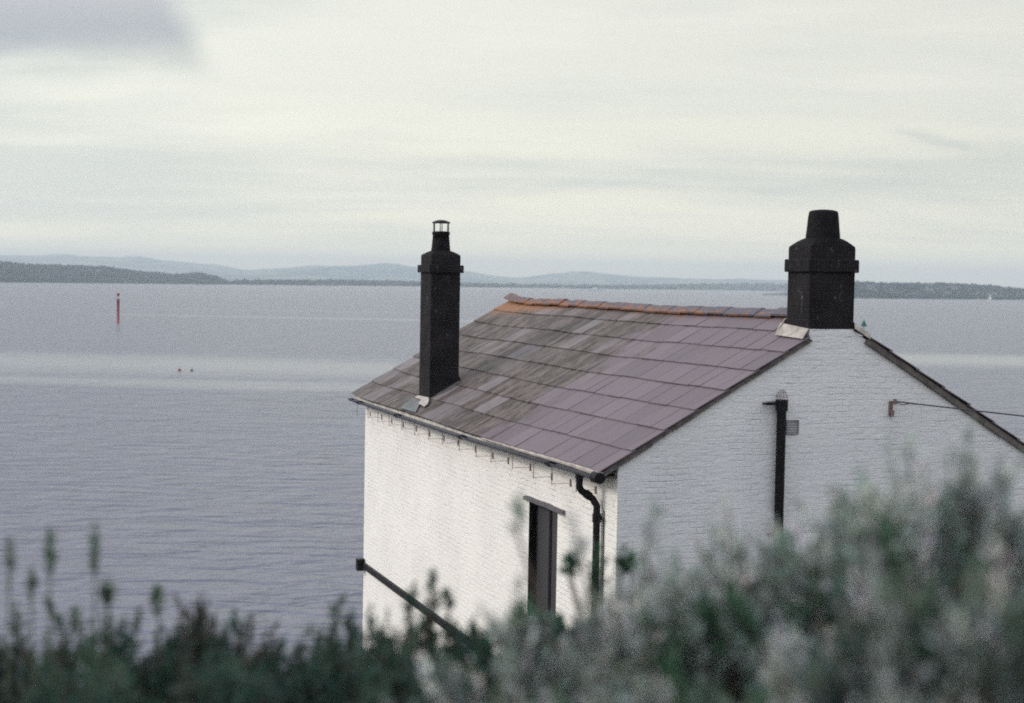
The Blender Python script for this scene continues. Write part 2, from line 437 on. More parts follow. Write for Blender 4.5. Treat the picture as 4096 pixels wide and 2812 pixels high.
# gutter, half round
GZ=B-.045; GG=-.285; gr=.058
def gz(r): return GZ-.010+ .010*math.cos(r*.5)-.02*max(0,min(1,(r-1)/3))
g=MB(); rs=[-.05+(L+.17)*i/48 for i in range(49)]
out=[];inn=[]
for j in range(9):
    a=math.pi+math.pi*j/8
    out.append([(GG+gr*math.cos(a),r,gz(r)+gr*math.sin(a)) for r in rs])
    inn.append([(GG+(gr-.006)*math.cos(a),r,gz(r)+(gr-.006)*math.sin(a)) for r in rs])
g.grid(out,True); g.grid([x for x in inn[::-1]],True)
g.grid([out[0],inn[0]],False); g.grid([inn[-1],out[-1]],False)
for e in (0,-1):
    r=rs[e]; g.face([out[j][e] for j in range(9)]+[out[0][e]] if False else [out[j][e] for j in range(9)])
gut=g.build('gutter',M['gutter'],house)
for r in (.02,1.55,5.25,8.9,11.6):      # black unions
    u=MB()
    rows=[]
    ww=.06 if r>.1 else .075
    for rr in (r-ww,r+ww):
        rows.append([(GG+(gr+.009)*math.cos(math.pi+math.pi*j/8),rr,gz(rr)+(gr+.009)*math.sin(math.pi+math.pi*j/8)) for j in range(9)])
    u.grid(rows,True)
    for rw in rows: u.face(rw)
    u.build('gutter_union',M['iron'],gut)
# cast end cap at the near end
e=MB(); e.tube([(GG,-.075,gz(0)-.012),(GG,.09,gz(0)-.012)],.074,14); e.build('gutter_end',M['iron'],gut)
# iron rise-and-fall brackets from wall to gutter
for k in range(15):
    r=.62+.80*k+rng.uniform(-.08,.08)
    bz=B-.33+rng.uniform(-.02,.02)
    if r>12.25: continue
    b=MB(); b.box((-.285,r-.006,bz-.0025),(.01,r+.0025,bz+.0025)); b.box((-.289,r-.004,bz-.02),(-.281,r+.004,gz(r)-gr-.001)); b.box((-.012,r-.02,bz-.05),(-.001,r+.02,bz+.05))
    b.build('gutter_bracket',M['rust'],gut)
# far end bracket sticking out past the corner
# downpipe with swan neck
dp=MB(); rp=.046
z1=gz(.55)-gr
path=[(GG,.56,z1+.02),(GG,.56,z1-.13)]
for k in range(1,6):
    a=R(60)*k/5; path.append((GG+.10*(1-math.cos(a)),.56-.02*k/5,z1-.13-.10*math.sin(a)))
x0,z0_=path[-1][0],path[-1][2]
path.append((x0+.05,.52,z0_-.035))
xe=-.075
path.append((xe-.045,.50,z0_-.085)); 
for k in range(1,5):
    a=R(60)*(1-k/4); path.append((xe-.045*(math.cos(R(90)-a)) ,.50-.01*k,z0_-.085-.022*k))
zc=path[-1][2]
path+= [(xe,.46,zc-.1),(xe,.46,1.2),(xe,.46,.15)]
dp.tube(path,rp,14)
dpo=dp.build('drainpipe',M['iron'],house)
for zz,hh in ((z1-.01,.05),(zc-.16,.11),(2.9,.10),(1.1,.10)):
    c_=MB(); x=GG if zz>B-.2 else xe; rr_=.56 if zz>B-.2 else .46
    c_.tube([(x,rr_,zz+hh/2),(x,rr_,zz-hh/2)],rp+.012,14)
    if zz<B-.2:
        c_.box((x-.01,rr_-.085,zz-.035),(x+.012,rr_-.045,zz+.035)); c_.box((xe+.03,rr_-.02,zz-.02),(-.002,rr_+.02,zz+.02))
    c_.build('pipe_collar',M['iron'],dpo)
c_=MB(); mid=path[7]; c_.tube([(mid[0]-.03,mid[1],mid[2]+.022),(mid[0]+.035,mid[1],mid[2]-.024)],rp+.010,14); c_.build('pipe_collar',M['iron'],dpo)
c_=MB(); c_.tube([(-.012,.37,zc-.05),(-.012,.37,.2)],.007,6); c_.build('thin_cable',M['gutter'],house)

# window with boarded shutters set in the reveal
win=MB()
fr=.05; G1=.15
for a,b in (((G1,WR0,WZ0),(G1+.05,WR0+fr,WZ1)),((G1,WR1-fr,WZ0),(G1+.05,WR1,WZ1)),((G1,WR0+fr,WZ1-fr),(G1+.05,WR1-fr,WZ1)),((G1,WR0+fr,WZ0),(G1+.05,WR1-fr,WZ0+fr))):
    win.box(a,b)
wo=win.build('window',M['black'],house)
t=NT('boarding_paint'); c=t.coord(); 
bn=t.noise(t.mapping(c,(1,26,.8)),1,4,.6)
M['board']=t.set(t.mix(t.ramp(bn,.3,.7),(.026,.024,.028),(.048,.045,.050)),.55,t.bump(bn,.5,.01))
def shutter(a,b,gd,lo=0):
    s_=MB(); n=max(2,int(round((b-a)/.042)))
    for k in range(n):
        y0=a+(b-a)*k/n+.0025; y1=a+(b-a)*(k+1)/n-.0025
        s_.box((gd,y0,WZ0+fr+.01),(gd+.018,y1,WZ1-fr-.004))
    s_.box((gd+.0185,a,WZ0+fr+.01),(gd+.03,b,WZ1-fr-.004),c=(.2,.2,.2,1))
    return s_.build('shutter',M['board'],wo)
shutter(2.50,2.995,.118); shutter(1.935,2.40,.118)
bk=MB(); bk.box((.20,WR0,WZ0),(.21,WR1,WZ1)); bk.build('window_back',M['black'],wo)
# black-painted reveal lining, and a black strip standing in for the shutter gap's shade
rv=MB(); 
rv.box((.004,WR1-.012,WZ0+.002),(.148,WR1-.002,WZ1-.002)); rv.box((.004,WR0+.002,WZ1-.012),(.148,WR1-.013,WZ1-.002)); rv.box((.110,2.405,WZ0+.01),(.148,2.495,WZ1-.013)); rv.build('reveal_lining_gap_shade',M['pot'],wo)
lt=MB()
for k in range(8):
    a=1.66+(3.14-1.66)*k/8; b=1.66+(3.14-1.66)*(k+1)/8-.002
    sag=lambda r: .010*math.sin((r-1.66)/1.48*math.pi)+.005*math.sin(r*9)
    zc_=B-.765
    P=[(-.05,a,zc_+sag(a)),(-.05,b,zc_+sag(b)),(.02,b,zc_+sag(b)+.02),(.02,a,zc_+sag(a)+.02)]
    Q=[(p[0],p[1],p[2]-.045) for p in P]
    lt.face(P); lt.face(Q[::-1])
    for j in range(4): lt.face([P[j],Q[j],Q[(j+1)%4],P[(j+1)%4]])
lt.build('window_hood',M['slatehood'],wo)
sl=MB(); sl.box((-.09,1.78,WZ0-.09),(.115,3.26,WZ0-.006)); sl.build('window_sill',M['slatehood'],wo,.02)

# black timber band on the wall with its squared end block at the far corner
bd=MB(); bd.box((-.06,.9,B-3.59),(-.001,L-.13,B-3.46)); bdo=bd.build('timber_band',M['black'],house,.01)
eb=MB(); eb.box((-.16,L-.13,B-3.64),(.03,L+.03,B-3.40)); eb.build('end_block',M['black'],bdo,.01)
vb=MB(); vb.box((.02,L+.004,B-4.05),(.16,L+.14,B-3.75)); vb.build('meter_box',M['lead'],house,.01)

# chimneys
def shaft(mb,g0,g1,r0,r1,z0,z1): mb.box((g0,r0,z0),(g1,r1,z1))
def frustum(mb,g0,g1,r0,r1,z0,z1,gc,rc,hw):
    A=[(g0,r0,z0),(g1,r0,z0),(g1,r1,z0),(g0,r1,z0)]
    n=16
    # domed mortar shoulders
    rings=[]
    for k in range(5):
        f=k/4
        ring=[]
        for j in range(n):
            a=2*math.pi*j/n
            ca,sa=math.cos(a),math.sin(a); m=max(abs(ca),abs(sa))
            sq=((g0+g1)/2+(g1-g0)/2*ca/m, (r0+r1)/2+(r1-r0)/2*sa/m)
            ci=(gc+hw*ca, rc+hw*sa)
            ring.append((sq[0]*(1-f)+ci[0]*f, sq[1]*(1-f)+ci[1]*f, z0+(z1-z0)*(math.sin(f*math.pi/2)*.55+f*.45)))
        rings.append(ring)
    mb.grid(rings,False,True)
    mb.face(rings[-1])
# far chimney through the slope
c1=MB(); shaft(c1,.124,.684,8.266,8.905,B+.215,B+2.865)
c1.v=[(x,y,z) for x,y,z in c1.v]
ch1=c1.build('chimney',M['tar'],house,.012); tag(ch1,'tall slim black chimney low on the roof slope')
k1=MB(); k1.box((.075,8.217,B+2.545),(.733,8.954,B+2.685)); k1.build('chimney_collar',M['tar'],ch1,.012)
s1=MB(); frustum(s1,.126,.682,8.268,8.903,B+2.866,B+2.95,.404,8.585,.175); s1.build('chimney_shoulder',M['pot'],ch1)
p1=MB(); p1.lathe(.404,8.585,[(.178,B+2.94),(.172,B+3.0),(.160,B+3.12),(.152,B+3.24),(.166,B+3.25),(.166,B+3.275),(.12,B+3.275),(.11,B+3.0)],26); po1=p1.build('chimney_pot',M['pot'],ch1)
cw=MB()
cw.lathe(.404,8.585,[(.150,B+3.276),(.158,B+3.285),(.158,B+3.300),(.14,B+3.302)],26)
for k in range(6):
    a=2*math.pi*k/6+.32; x,y=.404+.148*math.cos(a),8.585+.148*math.sin(a)
    cw.tube([(x,y,B+3.29),(x,y,B+3.465)],.008,6)
cw.lathe(.404,8.585,[(.001,B+3.515),(.07,B+3.508),(.13,B+3.488),(.168,B+3.466),(.168,B+3.452),(.12,B+3.455),(.001,B+3.46)],26)
cw.build('chimney_cowl',M['iron'],po1)
fl=MB()   # cream mortar skirt and lead around the foot
def rz(g,r,h=0): return B+Z0+S*g+wave(r,g)+h
def wedge(pts_top,pts_bot,name,mat,par):
    f=MB(); 
    for k in range(len(pts_top)-1): f.face([pts_bot[k],pts_bot[k+1],pts_top[k+1],pts_top[k]])
    f.face(pts_top[::-1]); return f.build(name,mat,par)
sk=MB()
P=[(.124-.03,8.266-.03),(.684+.03,8.266-.03),(.684+.03,8.905+.03),(.124-.03,8.905+.03)]
top=[(.119,8.261,B+.235),(.689,8.261,rz(.689,8.26,.12)),(.689,8.91,rz(.689,8.9,.12)),(.119,8.91,B+.235)]
bot=[(.05,8.22,rz(.05,8.22,-.02)),(.73,8.23,rz(.73,8.23,.0)),(.74,8.95,rz(.74,8.95,0)),(.05,8.95,rz(.05,8.95,-.02))]
for k in range(4):
    if k==0:   # near face keeps the dark tar down to a thin fillet
        sk.face([bot[0],bot[1],(.689,8.261,rz(.689,8.26,.045)),(.119,8.261,rz(.119,8.26,.045))])
    else: sk.face([bot[k],bot[(k+1)%4],top[(k+1)%4],top[k]])
sk.build('chimney_skirt',M['cloak'],ch1)
ld=MB(); 
ld.face([(g_,r_,rz(g_,r_,.052)) for g_,r_ in ((.02,8.95),(.02,8.42),(-.262,7.86),(-.262,8.75),(-.16,8.95))][::-1])
ldo=ld.build('lead_flashing',M['lead'],ch1); so=ldo.modifiers.new('Solidify','SOLIDIFY'); so.thickness=.006
sp=MB()
sp.face([(g_,r_,rz(g_,r_,.060)) for g_,r_ in ((.10,8.86),(.115,8.262),(.05,8.06),(-.02,7.90),(-.10,7.86),(-.07,8.30),(.02,8.42),(.04,8.86))])
spo=sp.build('mortar_patch',M['mortar'],ch1); so=spo.modifiers.new('Solidify','SOLIDIFY'); so.thickness=.01
# lower part of the near and uphill faces runs down to the slates, tarred
lw=MB()
A=[(.124,8.266),(.684,8.266),(.684,8.905),(.124,8.905)]
ztop=B+.214
lw.face([(.124,8.266,rz(.124,8.27,-.03)),(.3,8.266,rz(.3,8.27,-.03)),(.3,8.266,ztop),(.124,8.266,ztop)])
lw.build('chimney_foot',M['tar'],ch1)

# near chimney on the gable
c2=MB(); c2.box((2.768,0.001,B+1.84),(3.478,.555,B+2.94)); ch2=c2.build('chimney',M['tar'],house,.012); tag(ch2,'stout black chimney astride the gable end of the ridge')
k2=MB(); k2.box((2.728,-.032,B+2.60),(3.522,.59,B+2.775)); k2.build('chimney_collar',M['tar'],ch2,.015)
s2=MB(); frustum(s2,2.77,3.476,.003,.553,B+2.941,B+3.065,3.13,.275,.235); s2.build('chimney_shoulder',M['pot'],ch2)
p2=MB(); p2.lathe(3.13,.275,[(.232,B+3.05),(.228,B+3.12),(.222,B+3.16),(.206,B+3.34),(.196,B+3.405),(.185,B+3.43),(.13,B+3.445),(.06,B+3.452),(.001,B+3.455)],30); p2.build('chimney_pot',M['pot'],ch2)
st=MB()   # wall shoulder beneath the stack
st.box((2.79,T+.002,B+1.60),(3.468,.55,B+1.838)); st.build('chimney_base',M['gable'],ch2)
f2=MB()
def fil(pts): f2.face(pts)
a=[(2.762,-.03,B+1.86),(2.762,.60,B+1.93)]
fil([(2.64,-.045,rz(2.64,0,.045)),(2.69,.72,rz(2.69,.7,.045)),(2.762,.70,B+1.90),(2.762,.0,B+1.845)][::-1])
fil([(2.69,.72,rz(2.69,.7,.045)),(2.95,.72,rz(2.95,.7,.045)),(2.95,.58,B+2.02),(2.762,.60,B+1.96)][::-1])
fo=f2.build('mortar_fillet',M['mortar'],ch2); so=fo.modifiers.new('Solidify','SOLIDIFY'); so.thickness=.012
f3=MB()
n=8
rows=[]
for k in range(n+1):
    g_=3.46+.26*k/n; zz=B+Z0+S*(W-g_)
    rows.append([(g_,-.05,zz-.02),(g_,-.045,zz+.055+.012*math.sin(k*2.1)),(g_,.05,zz+.075+.01*math.sin(k*1.7)),(g_,.3,zz+.06)])
f3.grid(rows,True); f3.face(rows[-1]); f3.build('mortar_fillet',M['gutter'] if False else M['mortar'],ch2)

# soil vent pipe with wire balloon
sv=MB(); px,py=2.325,-.095
sv.tube([(px,py,.2),(px,py,B+.80)],.062,18); svo=sv.build('soil_pipe',M['iron'],house)
c_=MB(); c_.tube([(px,py,B+.76),(px,py,B+.905)],.082,18); c_.box((px-.22,py-.02,B+.835),(px-.07,py+.03,B+.875)); c_.box((px-.24,py+.0,B+.845),(px-.2,-.004,B+.865)); c_.build('pipe_collar',M['iron'],svo)
c_=MB()
for k in range(5):
    a=math.pi*k/5
    pts=[(px+.078*math.cos(a)*math.cos(b),py+.078*math.sin(a)*math.cos(b),B+.915+.12*math.sin(b)) for b in [math.pi*j/12 for j in range(13)]]
    c_.tube(pts,.0022,5,False)
for zz,rr in ((.945,.076),(1.0,.055)):
    c_.tube([(px+rr*math.cos(a),py+rr*math.sin(a),B+zz) for a in [2*math.pi*j/16 for j in range(17)]],.002,5,False)
c_.build('wire_balloon',M['rust'],svo)
for zz in (B-.9,B-2.6):
    c_=MB(); c_.tube([(px,py,zz-.05),(px,py,zz+.05)],.072,18); c_.box((px-.11,py+.04,zz-.02),(px+.11,-.002,zz+.02)); c_.build('pipe_collar',M['iron'],svo)
# air grille beside the pipe
gr_=MB(); x0,x1,z0g,z1g=2.455,2.645,B+.43,B+.625
for a,b in (((x0,-.02,z0g),(x1,-.004,z0g+.012)),((x0,-.02,z1g-.012),(x1,-.004,z1g)),((x0,-.02,z0g+.0125),(x0+.012,-.004,z1g-.0125)),((x1-.012,-.02,z0g+.0125),(x1,-.004,z1g-.0125))): gr_.box(a,b)
for k in range(1,6):
    zz=z0g+(z1g-z0g)*k/6; gr_.box((x0+.0125,-.016,zz-.004),(x1-.0125,-.005,zz+.004))
gro=gr_.build('air_grille',M['grille'],house)
pl=MB(); pl.box((x0+.012,-.0045,z0g+.012),(x1-.012,-.002,z1g-.012)); pl.build('grille_back',simple('grille_back',(.42,.42,.44),.8,.1),gro)
# cable bracket on the gable
cb=MB(); bx=4.11
cb.box((bx-.03,-.015,B+.66),(bx+.03,-.002,B+.86)); cb.box((bx-.006,-.10,B+.845),(bx+.006,-.015,B+.86)); cb.tube([(bx,-.10,B+.82),(bx,-.10,B+.89)],.026,10); cb.tube([(bx,-.045,B+.645),(bx,-.045,B+.73)],.028,10)
cb.build('cable_bracket',M['rust'],house)

# ------------------------------------------------------------------ overhead cable (held by the bracket, strung to a pole out of sight)
def loc2w(g,r,z): 
    c_,s_=math.cos(AZ),math.sin(AZ); return Vector((Cw.x+g*c_-r*s_, Cw.y+g*s_+r*c_, Cw.z-BASE+z))
A0=loc2w(4.11,-.11,B+.86); A1=A0+Vector((16.5,-.5,-.95))
oc=MB(); pts=[]
for k in range(31):
    f=k/30; p=A0.lerp(A1,f); p.z-=.5*4*f*(1-f)*.35; pts.append(p-A0)
oc.tube(pts,.011,6)
pts=[Vector((.0,0,-.01)),Vector((.10,-.01,-.045)),Vector((.22,0,-.02)),Vector((.35,0,-.035))]
oc.tube(pts,.007,6)
oco=oc.build('overhead_cable',M['wire']); oco.location=A0
tag(oco,'thin dark overhead cable running right from the gable wall bracket','cable')

# ------------------------------------------------------------------ ground
def gh(x,y):
    # hillside path bank under the camera falling to the cottage terrace and to the shore
    def sm(a,b,t): t=min(max((t-a)/(b-a),0),1); return t*t*(3-2*t)
    z=13.35
    z-= 0.25*sm(0,3.5,y)
    z-= (13.1-7.0)*sm(3.4,15.0,y)
    edge=32.5+.35*max(min(x,14),-2)- 3.2*max(0,-2-x)*(1 if x<-2 else 0)
    edge=max(edge,7)
    z-= (z+1.5)*sm(edge,edge+7,y)
    z+= .10*math.sin(x*1.3+.5)*math.sin(y*.9)+.05*math.sin(x*3.1+y*2.3)
    if y<0: z=13.35+.02*(-y)
    return z
xs=[-160,-100,-60,-40,-30,-24]+[-20+.5*i for i in range(81)]+[24,30,40,60,100,160]
ys=[-60,-30,-15,-8,-4,-2]+[-1+.5*i for i in range(116)]+[60,64]
gm=MB(); gm.grid([[(x,y,gh(x,y) if y<57 else -1.6-.1*(y-57)) for x in xs] for y in ys],True)
t=NT('bank_soil'); c=t.coord(); n1=t.noise(c,1.7,5,.6); n2=t.noise(c,14,5,.65)
M['ground']=t.set(t.mix(t.ramp(n2,.35,.65),t.mix(t.ramp(n1,.4,.6),(.030,.045,.022),(.055,.060,.030)),(.085,.080,.055)),.95,t.bump(n2,.8,.05))
go=gm.build('ground',M['ground']); tag(go,kind='structure')

# ------------------------------------------------------------------ sea
sea=MB()
SX,SY0,SY1=9000,-280,15500
sea.face([(-SX,SY0,0),(SX,SY0,0),(SX,SY1,0),(-SX,SY1,0)])
t=NT('sea_water'); c=t.coord(); s=t.sep(c)
# calmer, paler lanes on the water
wob=t.noise(t.mapping(c,(.004,.012,1)),1,3,.55)
lane=t.noise(t.mapping(c,(.0016,.020,1),(3,7,0)),1,3,.5)
yy=t.math('ADD',s[1],t.math('MULTIPLY',t.math('SUBTRACT',wob,.5),46))
yy=t.math('ADD',yy,t.math('MULTIPLY',s[0],.06))
def band(yc,hw,soft): 
    d=t.math('ABSOLUTE',t.math('SUBTRACT',yy,yc)); return t.ramp(d,hw,hw+soft,1,0)
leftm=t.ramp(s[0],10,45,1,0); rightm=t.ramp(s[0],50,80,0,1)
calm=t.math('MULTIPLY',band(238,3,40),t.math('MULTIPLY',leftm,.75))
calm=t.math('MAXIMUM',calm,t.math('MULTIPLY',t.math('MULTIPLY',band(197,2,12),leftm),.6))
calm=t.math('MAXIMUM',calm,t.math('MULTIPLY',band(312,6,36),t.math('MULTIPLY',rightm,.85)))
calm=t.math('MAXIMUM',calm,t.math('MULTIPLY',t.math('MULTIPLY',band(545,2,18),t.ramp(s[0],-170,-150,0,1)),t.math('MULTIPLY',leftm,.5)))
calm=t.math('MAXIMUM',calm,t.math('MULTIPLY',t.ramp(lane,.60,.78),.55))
far=t.ramp(s[1],60,1400,0,1,'LINEAR')
v1=t.mapping(c,(.26,.62,1),(0,0,0),(0,0,R(9)))
v2=t.mapping(c,(1.1,2.6,1),(5,2,0),(0,0,R(-14)))
v3=t.mapping(c,(.10,.24,1),(1,9,0),(0,0,R(16)))
h=t.math('MULTIPLY',t.noise(v1,1,3,.55,.4),1.6)
h=t.math('ADD',h,t.math('MULTIPLY',t.noise(v2,1,4,.6,.2),.26))
h=t.math('ADD',h,t.math('MULTIPLY',t.noise(v3,1,2,.5),1.7))
amp=t.math('SUBTRACT',1.0,t.math('MULTIPLY',calm,.80))
h=t.math('MULTIPLY',h,amp)
nb=t.bump(h,1.0,1.0)
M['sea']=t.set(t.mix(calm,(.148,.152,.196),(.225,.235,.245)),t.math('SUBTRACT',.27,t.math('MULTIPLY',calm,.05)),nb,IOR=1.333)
so_=sea.build('sea',M['sea']); tag(so_,kind='structure')

# ------------------------------------------------------------------ far shores
def land_mat(name,a,b,scale,c3=None):
    t=NT(name); c=t.coord(); n=t.noise(c,scale,5,.6)
    base=t.mix(t.ramp(n,.38,.62),a,b)
    if c3:
        v=t.add('ShaderNodeTexVoronoi'); t.link(t.mapping(c,(1,.5,1)),v.inputs['Vector']); v.inputs['Scale'].default_value=scale*.9
        base=t.mix(t.ramp(t.sep(v.outputs['Color'])[0],.55,.6),base,c3)
    return t.set(base,.95)
M['far']=land_mat('far_hills_haze_tint',(.05,.095,.105),(.10,.15,.15),.004,(.15,.18,.16))  # distance haze painted in: hill colours pushed towards blue
M['wood']=land_mat('woodland',(.006,.020,.032),(.012,.030,.042),.02)  # woods coloured bluer than foliage to imitate haze
M['field_haze_tint']=land_mat('shore_field',(.018,.036,.045),(.035,.053,.058),.02,(.06,.075,.07))  # same painted haze blue in the shore fields
M['mud']=land_mat('mudflat',(.30,.26,.24),(.42,.37,.34),.03)
def interp(P,x):
    if x<=P[0][0]: return P[0][1]
    for (a,b),(c_,d) in zip(P,P[1:]):
        if x<=c_: return b+(d-b)*(x-a)/(c_-a)
    return P[-1][1]
def ridge_land(name, prof, dist_shore, dist_crest, back, mat, x0, x1, n, rough, seed, base=-2, taper=0):
    """land mass: rises from the shore to a crest whose skyline follows prof (photo px), then falls away behind"""
    rg=random.Random(seed); mb=MB()
    ph=[rg.uniform(0,6.28) for _ in range(8)]
    rows=[]
    T_=[(0,0),(.04,.10),(.25,.42),(.6,.80),(.85,.96),(1,1),(1.5,.82),(2.4,.3),(3,-.02)]
    cols=[]
    for i in range(n+1):
        px=x0+(x1-x0)*i/n
        ds=interp(dist_shore,px) if isinstance(dist_shore,list) else dist_shore
        dc=interp(dist_crest,px) if isinstance(dist_crest,list) else dist_crest
        y=interp(prof,px)
        top=at(px,y,dc); H=max(top.z,1.0)
        fade=1.0
        H+=rough*(math.sin(px*.013*7+ph[0])*.4+math.sin(px*.05+ph[1])*.35+math.sin(px*.17+ph[2])*.3+rg.uniform(-.5,.5)*.5)
        if taper:
            H*=min(1,(px-x0)/taper+.02) if taper>0 else min(1,(x1-px)/(-taper)+.02)
        cdir=at(px,1150,1.0)-Vector((0,0,CAMZ))
        colm=[]
        for tt,hf in T_:
            d=ds+(dc-ds)*tt if tt<=1 else dc+back*(tt-1)/2
            hh=H*hf if hf>0 else -3
            if 0<tt<1: hh*=1+.10*math.sin(px*.02+tt*9+ph[3])
            colm.append((cdir.x*d,d,max(hh,0) + (base if tt in (0,3) else 0)))
        cols.append(colm)
    rows=[[cols[i][k] for i in range(n+1)] for k in range(len(T_))]
    mb.grid(rows,True)
    o=mb.build(name,mat); tag(o,kind='structure'); return o
far1=[(-600,1010),(-200,1016),(0,1021),(250,1023),(512,1029),(753,1049),(900,1068),(988,1079),(1100,1092),(1250,1103),(1500,1112)]
far2=[(700,1108),(850,1090),(988,1080),(1100,1073),(1205,1069),(1400,1062),(1497,1058),(1600,1061),(1672,1068),(1864,1088),(1960,1100),(2045,1110),(2150,1118),(2400,1130)]
far3=[(1800,1128),(1950,1118),(2045,1112),(2101,1109),(2203,1094),(2287,1089),(2400,1093),(2500,1102),(2626,1111),(2900,1117),(3150,1120),(3500,1128),(4000,1146),(4700,1175)]
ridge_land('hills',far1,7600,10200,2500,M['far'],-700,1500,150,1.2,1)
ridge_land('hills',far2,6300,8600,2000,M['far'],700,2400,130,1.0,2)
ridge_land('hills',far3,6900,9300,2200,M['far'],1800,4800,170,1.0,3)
head=[(-500,1040),(0,1052),(90,1060),(265,1066),(410,1070),(542,1088),(693,1101),(801,1096),(860,1108),(900,1126),(930,1136)]
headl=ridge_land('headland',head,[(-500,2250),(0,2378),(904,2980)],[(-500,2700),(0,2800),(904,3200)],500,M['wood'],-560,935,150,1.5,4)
lowp=[(880,1136),(960,1127),(1100,1125),(1500,1127),(1700,1131),(1864,1138),(2030,1141),(2300,1145),(2500,1146),(2700,1141),(2851,1138),(3000,1137),(3150,1139),(3400,1146)]
lowl=ridge_land('far_shore',lowp,[(880,3000),(1300,3200),(1700,3500),(2850,4700),(3400,4700)],[(880,3300),(1300,3600),(1700,3900),(2850,5200),(3400,5200)],600,M['field_haze_tint'],880,3500,200,.6,5)
rl=[(3100,1150),(3250,1136),(3425,1132),(3574,1137),(3824,1138),(3955,1146),(4096,1162),(4400,1184),(4700,1196)]
rightl=ridge_land('right_shore',rl,[(3100,2500),(3425,2150),(4096,2450),(4700,2700)],[(3100,2800),(3425,2500),(4096,2800),(4700,3000)],500,M['field_haze_tint'],3050,4700,130,1.0,6,taper=330)
# pale mud along the middle shore
mm=MB()
for (xa,xb,d0,d1) in ((1250,2040,3180,3240),(2540,3150,4480,4640)):
    n=30; A=[];Bq=[]
    for k in range(n+1):
        px=xa+(xb-xa)*k/n; dx=ray(px,1150); u=dx.x/dx.y; wv=20*math.sin(px*.02)
        A.append((u*(d0+wv),d0+wv,.25)); Bq.append((u*(d1+200),d1+200,.6))
    mm.grid([A,Bq],True); mm.grid([[(p[0],p[1]-2,-1) for p in A],A],True)
mmo=mm.build('mudflat',M['mud']); tag(mmo,kind='structure')
# woods: crowns packed over the two nearer shores, countless
def blobs(name, mat, spots, label):
    rg=np.random.default_rng(5)
    import bmesh
    bm=bmesh.new(); bmesh.ops.create_icosphere(bm,subdivisions=1,radius=1)
    V=np.array([v.co[:] for v in bm.verts]); Fc=np.array([[v.index for v in f.verts] for f in bm.faces]); bm.free()
    vs=[];fs=[]
    for i,(x,y,z,r) in enumerate(spots):
        v=V*(1+rg.uniform(-.28,.28,(len(V),1)))*np.array([r,r,r*rg.uniform(.7,1.15)])+np.array([x,y,z])
        vs.append(v); fs.append(Fc+i*len(V))
    o=np_mesh(name,np.concatenate(vs),np.concatenate(fs),mat); tag(o,label,None,None,'stuff'); return o
rg=random.Random(9)
def scatter(prof, ds, dc, x0, x1, n, rmin, rmax, tmax=1.0, dens=None):
    out=[]
    for _ in range(n):
        px=rg.uniform(x0,x1)
        if dens and rg.random()>dens(px): continue
        a=interp(ds,px); b=interp(dc,px); tt=rg.uniform(0,1)**.8*tmax
        H=max(at(px,interp(prof,px),b).z,1)
        hf=interp([(0,0),(.04,.10),(.25,.42),(.6,.80),(.85,.96),(1,1),(1.1,.97)],tt)
        d=a+(b-a)*tt; dr=ray(px,1150); r=rg.uniform(rmin,rmax)
        out.append((dr.x/dr.y*d,d,max(H*hf,0)+r*.15,r))
    return out
DS=[(-500,2250),(0,2378),(904,2980)]; DC=[(-500,2700),(0,2800),(904,3200)]
sp_=scatter(head,DS,DC,-520,925,3600,2.2,4.6,1.0)+scatter(head,[(a,b+5) for a,b in DS],DC,-520,900,300,3,5,.05)
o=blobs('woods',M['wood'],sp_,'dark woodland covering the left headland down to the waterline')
DS2=[(3100,2500),(3425,2150),(4096,2450),(4700,2700)]; DC2=[(3100,2800),(3425,2500),(4096,2800),(4700,3000)]
sp_=scatter(rl,DS2,DC2,3390,4650,1700,2,4,1.03)+scatter(rl,DS2,DC2,3330,4650,350,2.5,5,.1)
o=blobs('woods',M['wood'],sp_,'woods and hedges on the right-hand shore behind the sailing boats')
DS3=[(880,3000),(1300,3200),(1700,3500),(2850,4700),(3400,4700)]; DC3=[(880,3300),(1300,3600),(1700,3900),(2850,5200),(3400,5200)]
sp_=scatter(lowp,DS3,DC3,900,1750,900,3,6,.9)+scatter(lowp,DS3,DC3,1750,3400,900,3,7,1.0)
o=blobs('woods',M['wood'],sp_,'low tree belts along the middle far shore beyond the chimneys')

# ------------------------------------------------------------------ marks and boats on the water
def seapos(px,D): r=ray(px,1150); return (r.x/r.y*D,D,0)
M['red']=simple('marker_red',(.26,.012,.028),.5,.25,2,.2,.01)
M['green']=simple('marker_green',(.01,.16,.11),.5,.2,2,.2,.01)
M['dark']=simple('dark_buoy',(.06,.05,.06),.5,.2,2)
M['sail']=simple('sailcloth',(.82,.82,.80),.8,.05,1,.1,.01)
M['hull']=simple('hull_white',(.78,.78,.78),.35,.06,1,.1,.01)
M['glass']=simple('cabin_glass',(.03,.04,.05),.15,.2,1,.1,.01)
rm=empty('channel_marker',seapos(473,447)); rm.rotation_euler=(0,R(.0),0)
tag(rm,'tall red pile marker with a red can topmark standing in the sea on the left','sea marker')
b=MB(); b.lathe(0,0,[(.44,-1),(.44,.3),(.40,.35),(.40,7.2),(.52,7.25),(.52,7.6),(.05,7.62)],16); b.build('pile',M['red'],rm)
b=MB(); b.tube([(0,0,7.6),(0,0,8.6)],.07,8); b.build('topmark_rod',M['dark'],rm)
b=MB(); b.lathe(0,0,[(.01,8.55),(.43,8.58),(.46,9.45),(.01,9.5)],16); b.build('topmark_can',M['red'],rm)
gm_=empty('channel_marker',seapos(3460,490))
tag(gm_,'green cone topmark on a thin post in the sea behind the right roof slope','sea marker')
b=MB(); b.tube([(0,0,-1),(0,0,2.0)],.13,10); b.build('post',M['green'],gm_)
